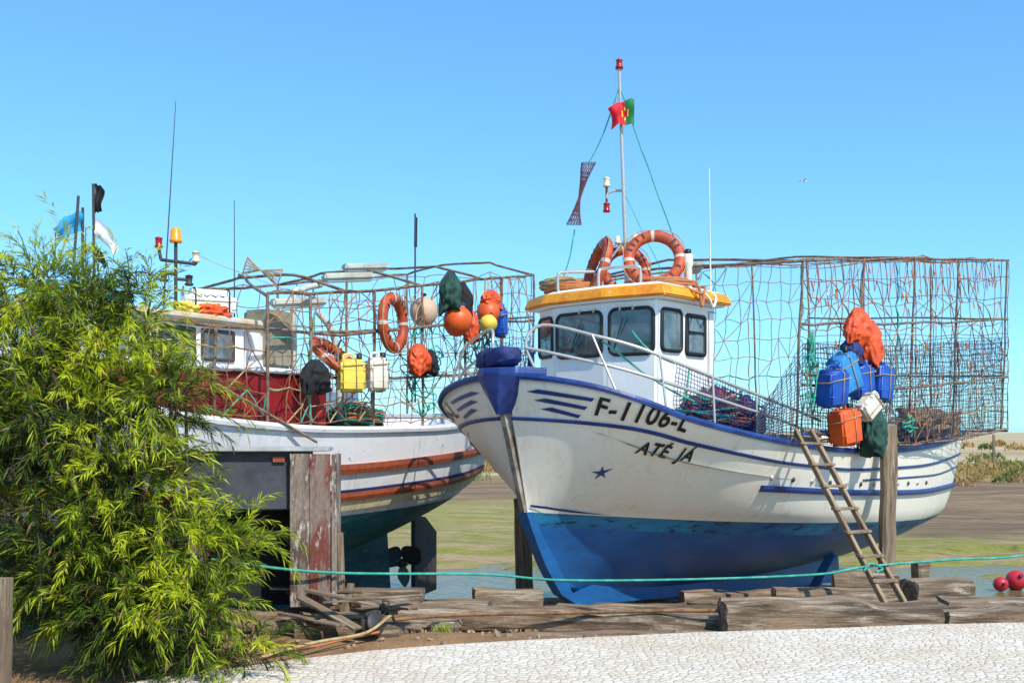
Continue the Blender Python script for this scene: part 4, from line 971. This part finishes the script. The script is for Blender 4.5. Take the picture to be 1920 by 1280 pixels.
# ================================================================== VEGETATION
def leafmat(name,transl=.45):
    m=bpy.data.materials.new(name); m.use_nodes=True; N=m.node_tree.nodes; L=m.node_tree.links; b=N['Principled BSDF']; b.inputs['Roughness'].default_value=.5; b.inputs['Specular IOR Level'].default_value=.3
    at=N.new('ShaderNodeAttribute'); at.attribute_name='Col'; t=N.new('ShaderNodeBsdfTranslucent'); ms=N.new('ShaderNodeMixShader'); ms.inputs[0].default_value=transl
    L.new(at.outputs[0],b.inputs['Base Color']); L.new(at.outputs[0],t.inputs[0]); L.new(b.outputs[0],ms.inputs[1]); L.new(t.outputs[0],ms.inputs[2]); L.new(ms.outputs[0],N['Material Output'].inputs[0]); return m
def leafmesh(name,LV,LC,m,parent=None):
    LV=np.array(LV,dtype=np.float32).reshape(-1,3); n=len(LV)//4
    me=bpy.data.meshes.new(name); me.vertices.add(len(LV)); me.vertices.foreach_set('co',LV.ravel())
    me.loops.add(n*4); me.loops.foreach_set('vertex_index',np.arange(n*4,dtype=np.int32))
    me.polygons.add(n); me.polygons.foreach_set('loop_start',np.arange(0,n*4,4,dtype=np.int32))
    me.update(calc_edges=True)
    ca=me.color_attributes.new('Col','FLOAT_COLOR','POINT'); C=np.repeat(np.array(LC,dtype=np.float32),4,axis=0); ca.data.foreach_set('color',np.hstack([C,np.ones((len(C),1),np.float32)]).ravel())
    me.materials.append(m); me.validate(); o=bpy.data.objects.new(name,me); return link(o,parent)
bush=empty('acacia_bush')
rs=np.random.RandomState(3)
blobs=[((-3.45,7.8,2.55),(.42,.6,.38)),((-3.10,7.8,2.36),(.34,.5,.40)),((-2.70,7.8,2.45),(.20,.35,.30)),((-2.85,7.8,2.1),(.36,.45,.35)),((-3.55,7.8,1.85),(.72,.8,.65)),((-3.0,7.6,1.55),(.66,.6,.55)),((-2.50,7.6,1.80),(.26,.35,.28)),
 ((-2.30,7.5,1.90),(.18,.25,.08)),((-2.65,7.4,1.15),(.48,.5,.36)),((-2.35,7.4,.85),(.48,.5,.24)),((-2.05,7.3,.80),(.30,.4,.10)),((-2.50,7.3,.40),(.50,.5,.30)),((-2.12,7.2,.46),(.30,.35,.14)),((-2.80,7.3,.38),(.42,.45,.26)),((-3.3,7.5,.95),(.6,.6,.42)),((-1.88,7.1,.12),(.36,.30,.10)),((-2.9,7.2,.75),(.5,.4,.4)),((-4.3,7.9,2.0),(.6,.7,.8)),((-2.30,7.2,.05),(.42,.35,.12))]
LV=[];LC=[]
wts=np.array([r[0]*r[1]+r[1]*r[2]+r[0]*r[2] for _,r in blobs]); wts/=wts.sum()
twigs=[]
NB=4300
for k in range(NB):
    bi=rs.choice(len(blobs),p=wts); c,r=blobs[bi]
    d_=rs.normal(size=3); d_/=np.linalg.norm(d_); 
    if d_[1]>.35 and rs.rand()<.7: d_[1]*=-1
    rad=rs.uniform(.15,1.0)**.55
    p=np.array(c)+d_*np.array(r)*rad
    big=noise.noise(Vector(tuple(p*2.1))+Vector((9,2,4)))
    if big<-.16 and rad>.6 and rs.rand()<.85: continue
    dr=d_*.8+np.array([0,0,.5])+rs.normal(size=3)*.35; dr/=np.linalg.norm(dr)
    Lb=rs.uniform(.14,.38)*(1.1 if rad>.85 else .8)
    if rad>.9 and rs.rand()<.12: Lb*=1.6
    n=int(14+Lb*36); pts=[];q=p.copy();st_=Lb/n
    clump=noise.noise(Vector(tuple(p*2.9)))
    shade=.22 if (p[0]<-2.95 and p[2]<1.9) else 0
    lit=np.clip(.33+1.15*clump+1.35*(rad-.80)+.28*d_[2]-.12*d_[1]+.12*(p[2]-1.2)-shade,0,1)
    for i in range(n):
        dr=dr+np.array([0,0,-.05]); dr/=np.linalg.norm(dr); q=q+dr*st_; pts.append(q.copy())
        a=rs.normal(size=3); side=np.cross(dr,a); side/=np.linalg.norm(side)+1e-6
        ld=dr*.85+side*.5+np.array([0,0,-.08]); ld/=np.linalg.norm(ld)
        ll=rs.uniform(.05,.125); w=rs.uniform(.0030,.0056)
        up=np.cross(ld,rs.normal(size=3)); up/=np.linalg.norm(up)+1e-6
        m_=q+ld*ll*.45
        if m_[2]<.0: continue
        LV+= [q,m_+up*w,q+ld*ll+np.array([0,0,-.012]),m_-up*w]
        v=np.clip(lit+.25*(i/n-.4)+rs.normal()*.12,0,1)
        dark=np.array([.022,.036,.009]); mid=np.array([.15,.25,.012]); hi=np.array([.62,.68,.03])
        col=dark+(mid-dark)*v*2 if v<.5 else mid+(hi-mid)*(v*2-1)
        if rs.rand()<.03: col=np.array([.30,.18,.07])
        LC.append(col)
    if k%2==0: twigs.append([tuple(x) for x in pts[::4]])
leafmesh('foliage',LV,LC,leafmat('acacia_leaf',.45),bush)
tubes('twigs',twigs,.0035,BARK,bush,res=0)
tr=[]
root=Vector((-2.75,7.75,-.1))
for c,r in blobs:
    for k in range(3):
        e=Vector(c)+Vector(rs.normal(size=3)*np.array(r)*.4); m1=root.lerp(e,.4)+Vector((rs.normal()*.12,rs.normal()*.1,.1)); s_=root+Vector((rs.normal()*.12,rs.normal()*.08,0))
        tr.append(spl([s_,m1,root.lerp(e,.75)+Vector((rs.normal()*.1,0,.05)),e],6))
tubes('limbs',tr,.03,BARK,bush,radii=(1.0,.25))
tubes('trunk',[spl([root+Vector((.05,0,-.1)),root+Vector((.1,0,.4)),root+Vector((-.05,0,.9)),root+Vector((-.2,0,1.6))],6),spl([root+Vector((.3,-.3,-.1)),root+Vector((.25,-.2,.3)),root+Vector((.05,0,.8))],6)],.085,BARK,bush,radii=(1.2,.4))
LV=[];LC=[]
for k in range(420):
    y=rs.uniform(46,75) if rs.rand()<.75 else rs.uniform(80,150); x=rs.uniform(-.3*y,.62*y)
    if k<60: y=rs.uniform(44,58); x=y*rs.uniform(.40,.52)
    s_=rs.uniform(.25,.75)*(1.4 if y>80 else 1); g=gh(x,y); tint=rs.rand()
    base=np.array([.52,.33,.13]) if tint<.5 else (np.array([.17,.20,.06]) if tint<.85 else np.array([.38,.36,.09]))
    for i in range(110):
        a=rs.rand()*6.28; rr=s_*math.sqrt(rs.rand()); hh=s_*.85*math.sqrt(max(0,1-(rr/s_)**2))*rs.uniform(.2,1)
        q=np.array([x+rr*math.cos(a)*1.3,y+rr*math.sin(a),g+hh]); v1=rs.normal(size=3)*.05*(y/55); v2=np.array([rs.normal()*.02,rs.normal()*.02,rs.uniform(.08,.2)])*(y/55)
        LV+=[q,q+v1,q+v2+v1*.4,q+v2-v1*.3]; LC.append(base*rs.uniform(.6,1.3))
leafmesh('shrubs',LV,LC,leafmat('shrub_leaf',.3))
LV=[];LC=[]
for cx,cy in ((3.75,9.15),(-.6,9.2),(4.1,9.3),(5.2,10.0),(-2.0,8.4)):
    for i in range(40):
        q=np.array([cx+rs.normal()*.06,cy+rs.normal()*.05,gh(cx,cy)]); v2=np.array([rs.normal()*.05,rs.normal()*.04,rs.uniform(.04,.10)]); v1=np.array([.004,.003,0])
        LV+=[q-v1,q+v1,q+v2+v1*.2,q+v2-v1*.2]; LC.append(np.array([.3,.38,.06])*rs.uniform(.6,1.2))
leafmesh('weeds',LV,LC,leafmat('weed_leaf',.3))
# ================================================================== LIGHT / CAMERA
el=R(47); az_vec=Vector((.56,-.83,0)).normalized()
sund=Vector((az_vec.x*math.cos(el),az_vec.y*math.cos(el),math.sin(el)))
su=bpy.data.lights.new('sun','SUN'); su.energy=5.0; su.angle=R(.5); su.color=(1,.935,.82); so=bpy.data.objects.new('sun',su); link(so); so.rotation_euler=sund.to_track_quat('Z','Y').to_euler(); so.location=(5,-5,20)
w=bpy.data.worlds.new('World'); sc.world=w; w.use_nodes=True; N=w.node_tree.nodes;L=w.node_tree.links
sk=N.new('ShaderNodeTexSky'); sk.sky_type='NISHITA'; sk.sun_disc=False; sk.sun_elevation=el; sk.sun_rotation=math.atan2(sund.x,sund.y); sk.air_density=1.0; sk.dust_density=.3; sk.ozone_density=2.0
gm_=N.new('ShaderNodeGamma'); gm_.inputs[1].default_value=.76
gn=N.new('ShaderNodeMix'); gn.data_type='RGBA'; gn.blend_type='MULTIPLY'; gn.inputs[0].default_value=1; gn.inputs[7].default_value=(1.02,1.95,2.6,1)
L.new(sk.outputs[0],gm_.inputs[0]); L.new(gm_.outputs[0],gn.inputs[6]); L.new(gn.outputs[2],N['Background'].inputs[0]); N['Background'].inputs[1].default_value=.13
cam=bpy.data.cameras.new('camera'); co=bpy.data.objects.new('camera',cam); link(co); co.location=(0,0,1.6); co.rotation_euler=(R(90),0,0)
cam.sensor_width=36; cam.lens=37.5; cam.shift_y=170/1920; cam.clip_end=8000; cam.clip_start=.1
sc.camera=co
